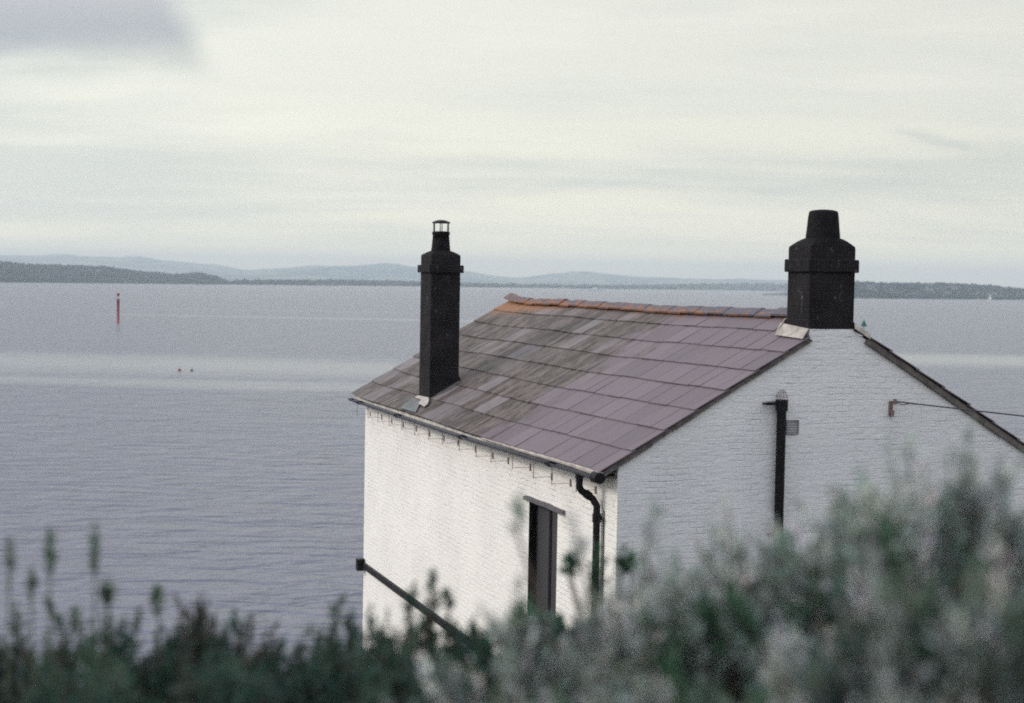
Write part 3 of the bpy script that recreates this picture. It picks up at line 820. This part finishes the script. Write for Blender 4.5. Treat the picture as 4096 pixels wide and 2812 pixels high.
b=MB(); b.lathe(0,0,[(.01,1.98),(1.2,2.0),(.50,3.15),(.62,3.15),(.16,4.15),(.001,4.5)],3+17); b.build('topmark_cone',M['green'],gm_)
def buoy(px,D,mat,label,r):
    e=empty('mooring_buoy',seapos(px,D)); tag(e,label,'buoy','mooring buoys')
    b=MB(); b.lathe(0,0,[(.001,-r*.6)]+[(r*math.cos(a),r*.35+r*math.sin(a)) for a in [R(-60+15*k) for k in range(10)]]+[(.001,r*1.35)],14); b.build('float',mat,e)
    b=MB(); b.tube([(0,0,r*1.3),(0,0,r*1.6)],.03,6); b.tube([(.06*math.cos(a),0,r*1.6+.06+.06*math.sin(a)) for a in [2*math.pi*j/10 for j in range(11)]],.015,5,False); b.build('eye',M['dark'],e)
buoy(720,226,M['red'],'small round red mooring buoy floating on the left water',.27)
buoy(769,226,M['dark'],'small dark mooring buoy floating just right of the red one',.24)
def sailboat(px,D,s_,label,rot):
    e=empty('sailing_boat',seapos(px,D),rot); tag(e,label,'sailboat','sailing boats off the right shore')
    b=MB(); rows=[]
    for k in range(9):
        f=k/8; x=-3.6+8.0*f; wdt=1.25*math.sin(min(1,.35+f*.9)*math.pi if f>.4 else math.pi*.5*(.7+.3*f/.4))**.8 if f<.98 else .03
        wdt=max(.03,1.3*(1-max(0,(f-.45)/.55)**2)*(.75+.25*min(1,f/.3)))
        rows.append([(x*s_,wdt*u*s_,zz*s_) for u,zz in ((-1,1.05+.25*f),(-.85,.3),(0,-.35),(.85,.3),(1,1.05+.25*f))])
    b.grid(rows,True); b.face(rows[0]); b.face([r[0] for r in rows]+[r[-1] for r in rows][::-1]); b.build('hull',M['hull'],e)
    b=MB(); b.tube([(.5*s_,0,1*s_),(.5*s_,0,11*s_)],.07*s_,8); b.build('mast',M['dark'],e)
    b=MB(); n=8; rows=[]
    for k in range(n+1):
        f=k/n; z=(1.9+8.9*f)*s_; x0=.42*s_; x1=(.42-3.7*(1-f)**1.0)*s_
        rows.append([(x0+(x1-x0)*u,.35*s_*math.sin(u*math.pi)*(1-f),z) for u in (0,.33,.66,1)])
    b.grid(rows,True); o=b.build('mainsail',M['sail'],e)
    so=o.modifiers.new('Solidify','SOLIDIFY'); so.thickness=.04
    b=MB(); rows=[]
    for k in range(n+1):
        f=k/n; p=Vector((4.2*(1-f)+.6*f,0,1.5+8.2*f)); q=Vector((.7,0,1.6+ (8.2*f)))
        rows.append([((p.x+(q.x-p.x)*u)*s_,.4*s_*math.sin(u*math.pi)*(1-f),(p.z+(q.z-p.z)*u)*s_) for u in (0,.33,.66,1)])
    b.grid(rows,True); o=b.build('jib',M['sail'],e); so=o.modifiers.new('Solidify','SOLIDIFY'); so.thickness=.04
sailboat(3961,2060,1.0,'white sailing boat, the larger of two off the right shore',R(25))
sailboat(3914,2330,.65,'small faint sailing boat left of the larger white one off the right shore',R(60))
e=empty('motor_boat',seapos(2384,3000),R(5)); tag(e,'long low white motor boat far off beyond the roof ridge','motor boat')
b=MB(); rows=[]
for k in range(9):
    f=k/8; x=-17+34*f; wd=max(.1,3.6*(1-max(0,(f-.5)/.5)**2))
    rows.append([(x,wd*u,zz) for u,zz in ((-1,2.0+.8*f),(-.8,.2),(0,-.6),(.8,.2),(1,2.0+.8*f))])
b.grid(rows,True); b.face(rows[0]); b.face([r[0] for r in rows]+[r[-1] for r in rows][::-1]); b.build('hull',M['hull'],e)
b=MB(); b.box((-9,-2.6,2.2),(6,2.6,4.3)); b.box((-6,-2.2,4.31),(3,2.2,6.2)); ca=b.build('cabin',M['hull'],e,.1)
b=MB(); b.box((-8.5,-2.63,3.0),(5.5,2.63,3.7)); b.build('cabin_window',M['glass'],ca)
b=MB(); b.tube([(-1,0,6.2),(-1,0,10.5)],.15,6); b.build('mast',M['hull'],e)

# ------------------------------------------------------------------ haze: even air round everything
hz=MB(); hz.box((-SX-50,SY0-60,-3.2),(SX+50,SY1+60,240)); 
m=bpy.data.materials.new('haze_air'); m.use_nodes=True; nt=m.node_tree; nt.nodes.clear()
o_=nt.nodes.new('ShaderNodeOutputMaterial'); pv=nt.nodes.new('ShaderNodeVolumePrincipled')
pv.inputs['Color'].default_value=(.83,.925,1.0,1); pv.inputs['Density'].default_value=1.6e-4; pv.inputs['Anisotropy'].default_value=0
nt.links.new(pv.outputs[0],o_.inputs['Volume'])
hzo=hz.build('haze',m); tag(hzo,kind='stuff'); hzo.display_type='WIRE'

# ------------------------------------------------------------------ foreground plants
def leaf_material(name, trans=.25):
    t=NT(name); tone=t.add('ShaderNodeVertexColor',layer_name='Tone').outputs['Color']
    t.set(tone,.6)
    tr=t.add('ShaderNodeBsdfTranslucent'); t.link(tone,tr.inputs['Color'])
    mx=t.add('ShaderNodeMixShader'); mx.inputs[0].default_value=trans
    t.link(t.b.outputs[0],mx.inputs[1]); t.link(tr.outputs[0],mx.inputs[2]); t.link(mx.outputs[0],t.out.inputs['Surface'])
    return t.m
M['leaf']=leaf_material('leaves')
M['bark']=simple('bark',(.085,.065,.05),.9,.35,20,.6,.004)
M['petal']=leaf_material('petals',.35)
def nrm(a): return a/np.maximum(np.linalg.norm(a,axis=-1,keepdims=True),1e-9)
def leaf_cloud(rg, tips, dirs, lens, nl, ll, lw, pal, open_ang=(.5,1.2), along=(.0,1.0), tone=None, fleck=0.0):
    """leaves set round shoots; returns verts (n,4,3) and colours"""
    n=len(tips); N=n*nl
    si=np.repeat(np.arange(n),nl)
    u=rg.uniform(along[0],along[1],N)                    # 0 tip .. 1 base
    base=tips[si]-dirs[si]*(lens[si]*u)[:,None]
    ref=np.where(np.abs(dirs[:,2:3])<.9,np.array([[0,0,1.]]),np.array([[1.,0,0]]))
    e1=nrm(np.cross(dirs,ref)); e2=np.cross(dirs,e1)
    ang=rg.uniform(0,2*np.pi,N)
    rad=e1[si]*np.cos(ang)[:,None]+e2[si]*np.sin(ang)[:,None]
    op=rg.uniform(*open_ang,N)*(.35+.65*np.clip(u*3,0,1))
    d=nrm(dirs[si]*np.cos(op)[:,None]+rad*np.sin(op)[:,None]+rg.normal(0,.12,(N,3)))
    sz=rg.uniform(.7,1.25,N)*(.55+.45*np.clip(u*2.5,0,1))
    side=nrm(np.cross(d,rad+rg.normal(0,.3,(N,3))))
    nn=np.cross(side,d)
    Lg=(ll*sz)[:,None]; Wd=(lw*sz)[:,None]
    v=np.stack([base, base+d*Lg*.5+side*Wd*.5+nn*Wd*.22, base+d*Lg-nn*Lg*.08, base+d*Lg*.5-side*Wd*.5+nn*Wd*.22],1)
    pal=np.array(pal); 
    shoot_c=pal[rg.integers(0,len(pal),n)]
    if tone is not None: shoot_c=shoot_c*.5+pal[tone]*.5; pale=rg.uniform(0,1,n)<fleck; shoot_c[pale]=np.array([.64,.64,.62])*rg.uniform(.75,1.1,(int(pale.sum()),1))
    c=shoot_c[si]*rg.uniform(.75,1.25,(N,1))*(1+rg.normal(0,.06,(N,3)))
    c=np.clip(c,0.005,1)
    C=np.ones((N,4,4)); C[:,:,:3]=c[:,None,:]
    return v,C
def tubes_np(P0,P1,r0,r1,bend=None,nseg=3,ns=4):
    """thin bent stems from P0 to P1"""
    n=len(P0); t=np.linspace(0,1,nseg+1)
    if bend is None: bend=np.zeros_like(P0)
    pts=P0[:,None]*(1-t)[None,:,None]+P1[:,None]*t[None,:,None]+bend[:,None]*(4*t*(1-t))[None,:,None]
    d=nrm(P1-P0); ref=np.where(np.abs(d[:,2:3])<.9,np.array([[0,0,1.]]),np.array([[1.,0,0]]))
    e1=nrm(np.cross(d,ref)); e2=np.cross(d,e1)
    a=np.linspace(0,2*np.pi,ns,endpoint=False)
    rr=(r0[:,None]*(1-t)+r1[:,None]*t)
    ring=e1[:,None,None]*np.cos(a)[None,None,:,None]+e2[:,None,None]*np.sin(a)[None,None,:,None]
    V=pts[:,:,None]+ring*rr[:,:,None,None]
    V=V.reshape(n*(nseg+1)*ns,3)
    idx=[]
    for s_ in range(nseg):
        for k in range(ns):
            idx.append([s_*ns+k,s_*ns+(k+1)%ns,(s_+1)*ns+(k+1)%ns,(s_+1)*ns+k])
    idx=np.array(idx); Fq=(idx[None]+ (np.arange(n)*(nseg+1)*ns)[:,None,None]).reshape(-1,4)
    return V,Fq
TRI=np.array([[0,1,2],[0,2,3]])
def shrub(name, label, cat, group, seed, cx, cy, top, R_, n_sh, ll, lw, pal, extra=(), sh_len=(.10,.22), nl=30, spread=.55, pal2=None, base_z=None, open_ang=(.5,1.2), flat=.75, clump=14, clump_r=.8):
    rg=np.random.default_rng(seed)
    gz_=gh(cx,cy) if base_z is None else base_z
    e=empty(name,(cx,cy,gz_)); tag(e,label,cat,group)
    H=top-gz_; n_sh=int(n_sh*2.3)
    th=rg.uniform(0,2*np.pi,n_sh); rho=np.sqrt(rg.uniform(0,1,n_sh))
    lay=rg.uniform(0,1,n_sh)**1.7
    nc=max(8,n_sh//clump)                                    # shoots gather in sprays with gaps between them
    cth_=rg.uniform(0,2*np.pi,nc); crh=np.sqrt(rg.uniform(0,1,nc)); cly=rg.uniform(0,1,nc)**1.3
    cz_=H-.20*flat*crh**2-cly*.45-rg.uniform(0,.07,nc)
    cc=np.stack([crh*R_*np.cos(cth_),crh*R_*np.sin(cth_),cz_],1)
    ci=rg.integers(0,nc,n_sh)
    offs=rg.normal(0,1,(n_sh,3))*np.array([.034,.034,.026])*clump_r
    tips=cc[ci]+offs
    out=np.stack([np.cos(cth_)*crh,np.sin(cth_)*crh,np.zeros(nc)],1)[ci]
    dirs=nrm(np.array([0,0,1.])+out*spread*.8+offs*7+rg.normal(0,.16,(n_sh,3)))
    ctone=rg.integers(0,len(pal),nc)[ci]
    lens=rg.uniform(*sh_len,n_sh)
    if len(extra):
        ex=np.array([list(at(px,py,Y)-Vector((cx,cy,gz_))) for px,py,Y,l in extra]); el=np.array([l for *_,l in extra])
        ed=nrm(np.array([0,0,1.])+rg.normal(0,.13,(len(ex),3)))
        tips=np.concatenate([tips,ex]); dirs=np.concatenate([dirs,ed]); lens=np.concatenate([lens,el])
    if len(extra): ctone=np.concatenate([ctone,rg.integers(0,len(pal),len(extra))])
    V,Cc=leaf_cloud(rg,tips,dirs,lens,nl,ll,lw,pal,open_ang,tone=ctone,fleck=.13 if name=='silver_shrub' else 0.0)
    n=len(V); faces=(TRI[None]+(np.arange(n)*4)[:,None,None]).reshape(-1,3)
    np_mesh('foliage',V.reshape(-1,3),faces,M['leaf'],e,Cc.reshape(-1,4))
    # stems: shoot, then branch to a hub, hub to root
    bs=tips-dirs*lens[:,None]
    nh=7; ha=rg.uniform(0,2*np.pi,nh); hubs=np.stack([R_*.35*np.cos(ha),R_*.35*np.sin(ha),rg.uniform(.25,.45,nh)*H],1)
    hi=np.argmin(((bs[:,None]-hubs[None])**2).sum(-1),1)
    a1,f1=tubes_np(bs,tips,np.full(len(bs),.0028),np.full(len(bs),.0010),nseg=1,ns=3)
    a2,f2_=tubes_np(hubs[hi],bs,np.full(len(bs),.006),np.full(len(bs),.0028),rg.normal(0,.02,(len(bs),3)),nseg=3,ns=4)
    a3,f3_=tubes_np(np.zeros((nh,3))+rg.normal(0,.02,(nh,3))*np.array([1,1,0])-np.array([0,0,.03]),hubs,np.full(nh,.022),np.full(nh,.009),rg.normal(0,.03,(nh,3)),nseg=4,ns=7)
    VV=np.concatenate([a1,a2,a3]); FF=np.concatenate([f1,f2_+len(a1),f3_+len(a1)+len(a2)])
    np_mesh('stem',VV,FF,M['bark'],e)
    return e
SILV=[(.34,.40,.35),(.47,.50,.49),(.20,.30,.24),(.10,.20,.14),(.58,.60,.58),(.06,.16,.09),(.035,.09,.065),(.38,.41,.41),(.55,.57,.56),(.46,.49,.48),(.40,.44,.43),(.08,.18,.10)]
GRN=[(.028,.085,.060),(.040,.105,.068),(.022,.070,.055),(.06,.12,.08),(.060,.050,.045),(.035,.095,.075)]
MIX=[(.05,.17,.09),(.08,.19,.10),(.13,.22,.14),(.24,.28,.23),(.04,.10,.06),(.40,.40,.36)]
DSIL=[(.03,.08,.06),(.05,.12,.08),(.03,.07,.055),(.34,.38,.37),(.44,.47,.46),(.05,.11,.07),(.03,.06,.05),(.22,.27,.24),(.02,.04,.04),(.18,.20,.14)]
def P(px,py,Y): p=at(px,py,Y); return p.x,p.y,p.z
def sh(name,label,px,py,Y,R_,n,ll,lw,pal,seed,extra=(),**k):
    py-=(110 if name=='silver_shrub' else 55)
    if name=='silver_shrub': Y*=.72; R_*=.80; extra=[(a,b,c*.74,d) for a,b,c,d in extra]
    x,y,z=P(px,py,Y)
    g='silvery shrubs on the bank' if name=='silver_shrub' else 'dark green shrubs on the bank'
    return shrub(name,label,'shrub',g,seed,x,y,z,R_,n,ll,lw,pal,extra,**k)
# silvery, on the right
sh('silver_shrub','tallest silvery shrub rising over the gable wall at the right edge',3660,1840,3.2,.48,520,.030,.010,SILV,21,
   [(3560,1740,3.1,.16),(3640,1760,3.3,.14),(3880,1710,3.1,.18),(3800,1800,3.2,.15),(3450,1850,3.1,.15),(3320,1960,3.2,.15),(4000,1830,3.0,.16),(3690,1830,3.0,.14)])
sh('silver_shrub','silvery shrub whose loose shoots stand beside the foot of the vent pipe',3160,2165,3.3,.42,430,.030,.010,SILV,22,
   [(3120,2130,3.2,.16),(3050,2150,3.2,.14),(3150,2170,3.3,.15),(2910,2010,3.1,.13),(2880,2110,3.2,.12),(3080,2070,3.2,.13),(3220,2010,3.2,.15),(3330,1960,3.3,.13),(2990,2120,3.1,.12)])
sh('silver_shrub','pale silvery shrub in front of the corner between the two walls',2760,2380,3.1,.36,380,.028,.010,SILV,23,
   [(2620,1985,3.2,.10),(2560,2230,3.1,.12),(2700,2250,3.1,.14),(2840,2200,3.2,.12),(2470,2300,3.1,.10)])
sh('silver_shrub','low silvery shrub below the shuttered window with wispy tips on the white wall',2240,2520,3.0,.30,300,.026,.009,SILV+MIX,24,
   [(2075,1990,3.1,.06),(2080,2330,3.0,.09),(2060,2420,3.0,.10),(2290,2060,3.1,.08),(2180,2440,3.0,.10),(2330,2420,3.0,.1)])
sh('silver_shrub','silvery shrub filling the bottom right corner in front of the tallest one',3900,2250,2.3,.34,300,.030,.011,DSIL,25)
sh('silver_shrub','silvery shrub in the middle of the lower right, closest to the viewer',3250,2560,2.3,.30,260,.028,.010,DSIL,26)
sh('silver_shrub','greenish silver shrub at the bottom edge below the window',2600,2720,2.4,.30,260,.028,.011,MIX,27)
# green sprig by the drainpipe
sh('green_shrub','upright green shrub with a dark stem in front of the drainpipe foot',2400,2330,3.4,.15,110,.032,.013,GRN+MIX[:2],28,
   [(2395,2185,3.4,.12),(2300,2205,3.4,.07),(2275,2230,3.4,.05),(2490,2200,3.4,.07),(2520,2220,3.4,.05),(2420,2230,3.4,.16),(2380,2260,3.4,.16)],sh_len=(.08,.16),clump=24)
# green, on the left and centre
sh('green_shrub','dark green shrub at the left edge under the flower stalks',140,2430,2.9,.30,330,.026,.010,GRN,31,[(190,2400,2.9,.08),(60,2420,2.9,.1)])
sh('green_shrub','low dark shrub between the flower stalks and the water',560,2580,2.8,.30,330,.024,.009,GRN,32)
sh('green_shrub','dark shrub with reddish tips against the water left of centre',800,2450,3.0,.27,320,.024,.009,GRN+[(.09,.05,.045)],33,[(760,2435,3.0,.08),(940,2450,3.0,.06),(1000,2460,3.0,.06)])
sh('green_shrub','dark shrub left of the white side wall, against the water',1150,2460,3.1,.28,320,.024,.009,GRN,34)
sh('green_shrub','dark shrub with upright sprigs at the foot of the far wall corner',1480,2470,3.0,.25,300,.024,.009,GRN,35,
   [(1370,2390,3.0,.08),(1410,2440,3.0,.09),(1480,2430,3.0,.08),(1390,2470,3.0,.08)])
sh('green_shrub','dark shrub with a forked reddish sprig crossing the black timber band',1740,2460,3.1,.24,280,.024,.010,GRN,36,
   [(1730,2290,3.1,.06),(1655,2345,3.1,.06),(1750,2370,3.1,.08),(1700,2400,3.1,.10),(1640,2430,3.1,.09),(1780,2360,3.1,.05)])
sh('green_shrub','low dark shrub at the bottom of the white wall right of the timber band',2010,2540,3.0,.25,260,.026,.010,GRN+MIX[:2],37)
for i,(px,py,Y,lb) in enumerate(((250,2600,2.2,'dark shrub in the bottom left corner, closest to the viewer'),(800,2640,2.2,'dark shrub at the bottom edge, second from the left corner'),(1350,2620,2.3,'dark shrub at the bottom edge left of the middle'),(1850,2660,2.3,'dark shrub at the bottom edge near the middle'))):
    sh('green_shrub',lb,px,py,Y,.30,260,.026,.010,GRN,40+i)
# flower stalks on the left
stk=[(38,2150,2.75,.085,.014,'leftmost tall stalk with a narrow green seed head against the water'),
     (200,2115,2.75,.080,.019,'stalk with a plump dark seed head, second from the left'),
     (378,2085,2.8,.100,.016,'tallest stalk with a long brown-green seed head'),
     (125,2280,2.8,.055,.014,'short stalk with a small seed head between the two leftmost tall ones'),
     (430,2325,2.75,.045,.022,'stalk with a split leafy green head below the tallest stalk'),
     (632,2345,2.85,.055,.019,'lone leafy stalk leaning right, farthest from the left edge'),
     (300,2430,2.7,.050,.013,'lowest short stalk with a dark head just above the left shrubs')]
for i,(px,py,Y,hl,hr,lb) in enumerate(stk):
    hl*=1.2; hr*=1.05
    rg=np.random.default_rng(60+i)
    tx,ty,tz=P(px,py,Y); x,y=tx-.02+.01*i,ty+.02; g0=gh(x,y)
    e=empty('flower_stalk',(x,y,g0)); tag(e,lb,'plant','flower stalks against the water')
    tip=Vector((tx-x,ty-y,tz-g0))
    st_=MB(); st_.tube([(0,0,-.02),(tip.x*.2+.01,tip.y*.3,tip.z*.4),(tip.x*.7,tip.y*.7,tip.z*.75),tuple(tip*1.0-Vector((0,0,hl*.4)))],[.0035,.003,.0025,.002],7); st_.build('stem',simple('stalk_%d'%i,(.07,.09,.05),.7,.2,20,.2,.002),e)
    # head: overlapping bracts packed on an oval spike
    n=85; u=rg.uniform(0,1,n); prof=np.sin(np.clip(u,.03,1)*np.pi*.93+.12)**.8
    a=rg.uniform(0,2*np.pi,n); rr=hr*.75*prof
    base=np.stack([tip.x+rr*.4*np.cos(a),tip.y+rr*.4*np.sin(a),tip.z-hl*u],1)
    d=nrm(np.stack([np.cos(a),np.sin(a),np.full(n,1.1)],1)+rg.normal(0,.15,(n,3)))
    side=nrm(np.cross(d,np.array([0,0,1.]))); nn=np.cross(side,d)
    l_=(rr*.9+.006)[:,None]; w_=l_*.5
    V=np.stack([base,base+d*l_*.5+side*w_*.5,base+d*l_,base+d*l_*.5-side*w_*.5],1)
    pal=np.array([(.07,.14,.09),(.11,.18,.11),(.09,.10,.07),(.05,.11,.07)]); c_=pal[rg.integers(0,4,n)]*rg.uniform(.7,1.3,(n,1))
    Cc=np.ones((n,4,4)); Cc[:,:,:3]=c_[:,None]
    np_mesh('seed_head',V.reshape(-1,3),(TRI[None]+(np.arange(n)*4)[:,None,None]).reshape(-1,3),M['leaf'],e,Cc.reshape(-1,4))
    k=22; tips_=np.stack([np.full(k,tip.x*.8),np.full(k,tip.y*.8),rg.uniform(.25,.85,k)*tip.z],1)
    dd=nrm(np.stack([np.cos(rg.uniform(0,6.28,k)),np.sin(rg.uniform(0,6.28,k)),np.full(k,1.4)],1))
    V,Cc=leaf_cloud(rg,tips_,dd,np.full(k,.01),1,.040,.010,[(.05,.08,.05),(.08,.10,.07)],(.2,.6))
    np_mesh('leaves',V.reshape(-1,3),(TRI[None]+(np.arange(k)*4)[:,None,None]).reshape(-1,3),M['leaf'],e,Cc.reshape(-1,4))

# rough grass on the bank below the shrubs
rg=np.random.default_rng(99); n=16000
gx=rg.uniform(-7,9,n); gy=rg.uniform(1.2,14,n); gzv=np.array([gh(a,b) for a,b in zip(gx,gy)])
base=np.stack([gx,gy,gzv],1); a=rg.uniform(0,6.28,n); d=nrm(np.stack([np.cos(a)*.45,np.sin(a)*.45,np.ones(n)],1)); s_=np.stack([-np.sin(a),np.cos(a),np.zeros(n)],1)
l_=rg.uniform(.12,.38,n)[:,None]; V=np.stack([base-s_*.006,base+s_*.006,base+d*l_*.6+s_*.004,base+d*l_+np.stack([np.cos(a),np.sin(a),-np.ones(n)*.3],1)*l_*.25],1)
Cc=np.ones((n,4,4)); Cc[:,:,:3]=(np.array([[.06,.09,.04]])*rg.uniform(.5,1.6,(n,1)))[:,None]
go2=np_mesh('grass',V.reshape(-1,3),(TRI[None]+(np.arange(n)*4)[:,None,None]).reshape(-1,3),M['leaf'],None,Cc.reshape(-1,4)); tag(go2,'rough grass on the bank beneath the shrubs',None,None,'stuff')

# ------------------------------------------------------------------ sky and sun
SUN_AZ, SUN_EL = R(-84), R(27)
wd=bpy.data.worlds.new('World'); scene.world=wd; wd.use_nodes=True
class WN(NT):
    def __init__(self): self.t=wd.node_tree; self.n=self.t.nodes
w_=WN(); bg=w_.n['Background']
sky=w_.add('ShaderNodeTexSky',sky_type='NISHITA'); sky.sun_disc=False; sky.sun_elevation=SUN_EL; sky.sun_rotation=SUN_AZ; sky.air_density=1.2; sky.dust_density=2.5
d=w_.coord('Generated'); ds=w_.sep(d)
zc=w_.math('MAXIMUM',ds[2],0.0)
den=w_.math('ADD',zc,.10)
pu=w_.math('DIVIDE',ds[0],den); pv_=w_.math('DIVIDE',ds[1],den)
pl_=w_.comb(pu,pv_)
n1=w_.noise(w_.mapping(pl_,(.42,.75,1),(2.3,.4,0),(0,0,R(-6))),1,5,.52,.3)
n2=w_.noise(w_.mapping(pl_,(.9,2.1,1),(7.1,3.3,0),(0,0,R(5))),1,5,.55,.2)
elev=w_.ramp(ds[2],.0,.13,0,1,'LINEAR')
horizon=(1.15,1.08,.80); upper=(.81,.805,.70)
cl=w_.mix(elev,horizon,upper)
grey=w_.mix(elev,(.72,.73,.66),(.54,.565,.555))
azm=w_.ramp(w_.math('DIVIDE',ds[0],w_.math('MAXIMUM',ds[1],.05)),-.40,-.05,.38,0)
m1=w_.ramp(w_.math('ADD',n1,w_.math('MULTIPLY',azm,.55)),.42,.74)
cl=w_.mix(w_.math('MULTIPLY',m1,.85),cl,grey)
cl=w_.mix(w_.math('MULTIPLY',w_.ramp(n2,.50,.72),.28),cl,(.62,.655,.62))
cl=w_.mix(w_.math('MULTIPLY',w_.ramp(n2,.48,.28),.5),cl,(.90,.89,.78))
cl=w_.mix(w_.ramp(w_.math('SUBTRACT',ds[2],w_.math('MULTIPLY',ds[1],.5)),-.1,.6),cl,(.64,.67,.735))
cl=w_.mix(w_.math('MULTIPLY',w_.ramp(ds[2],.0,.05,1,0),.75),cl,(1.62,1.42,.90))
# one heavier cloud high on the left
fwd=w_.math('MAXIMUM',ds[1],.05); uu=w_.math('DIVIDE',ds[0],fwd); vv=w_.math('DIVIDE',ds[2],fwd)
wob=w_.math('MULTIPLY',w_.math('SUBTRACT',w_.noise(w_.mapping(w_.comb(uu,vv),(9,22,1)),1,4,.6),.5),.035)
eu=w_.ramp(w_.math('ADD',w_.math('ADD',uu,w_.math('MULTIPLY',vv,.55)),wob),-.150,-.118,1,0)
ev=w_.ramp(w_.math('ADD',vv,wob),.128,.176,0,1)
eh=w_.ramp(vv,.35,.55,1,0)
ws=w_.math('ADD',vv,w_.math('ADD',wob,w_.math('MULTIPLY',w_.math('SUBTRACT',uu,.29),.12)))
wisp=w_.math('MULTIPLY',w_.ramp(w_.math('ABSOLUTE',w_.math('SUBTRACT',ws,.103)),.0,.007,1,0),w_.ramp(w_.math('ABSOLUTE',w_.math('SUBTRACT',uu,.293)),.012,.04,1,0))
cl=w_.mix(w_.math('MULTIPLY',w_.math('MULTIPLY',wisp,w_.ramp(ds[1],0,.2)),.45),cl,(.50,.55,.54))
blob=w_.math('MULTIPLY',w_.math('MULTIPLY',eu,ev),w_.math('MULTIPLY',eh,w_.ramp(ds[1],0,.2)))
cl=w_.mix(w_.math('MULTIPLY',blob,.80),cl,w_.mix(w_.ramp(vv,.16,.20),(.30,.33,.37),(.44,.43,.46)))
# overcast dome brighter on the sun's side, grey sky overhead and behind boosted to light the walls
side_=w_.ramp(ds[0],-1,.9,1.45,.86,'LINEAR'); ovh=w_.ramp(ds[2],.22,.8,1,1.45,'LINEAR'); back=w_.ramp(ds[1],-.7,.4,1.45,1,'LINEAR')
sc_=w_.math('MULTIPLY',w_.math('MULTIPLY',side_,ovh),back)
vm=w_.add('ShaderNodeVectorMath',operation='SCALE'); w_.link(cl,vm.inputs[0]); w_.link(w_.math('MULTIPLY',sc_,8.7),vm.inputs['Scale'])
fin=w_.mix(.90,sky.outputs[0],vm.outputs[0])
w_.link(fin,bg.inputs['Color']); bg.inputs['Strength'].default_value=.10
sun=bpy.data.lights.new('Sun','SUN'); sun.energy=1.4; sun.angle=R(14); sun.color=(1,.94,.86)
so_=bpy.data.objects.new('sun',sun); col.objects.link(so_)
dv=Vector((math.sin(SUN_AZ)*math.cos(SUN_EL),math.cos(SUN_AZ)*math.cos(SUN_EL),math.sin(SUN_EL)))
so_.rotation_euler=(-dv).to_track_quat('-Z','Y').to_euler(); so_.location=(0,0,60)

# ------------------------------------------------------------------ camera
cam=bpy.data.cameras.new('Camera'); co=bpy.data.objects.new('camera',cam); col.objects.link(co)
cam.sensor_width=36; cam.lens=F/4096*36; cam.clip_start=.05; cam.clip_end=40000
co.location=(0,0,CAMZ)
co.matrix_world=Matrix.Translation((0,0,CAMZ))@Matrix.Rotation(R(90)-PITCH,4,'X')@Matrix.Rotation(ROLL,4,'Z')
cam.dof.use_dof=True; cam.dof.focus_distance=20.5; cam.dof.aperture_fstop=1.9; cam.dof.aperture_blades=7
scene.camera=co
scene.view_settings.view_transform='Standard'; scene.view_settings.look='None'; scene.view_settings.exposure=.25; scene.view_settings.gamma=1
scene.render.engine='CYCLES'
scene.cycles.max_bounces=6; scene.cycles.volume_bounces=0; scene.cycles.diffuse_bounces=3; scene.cycles.glossy_bounces=3
scene.cycles.filter_width=1.9
scene.cycles.use_denoising=False
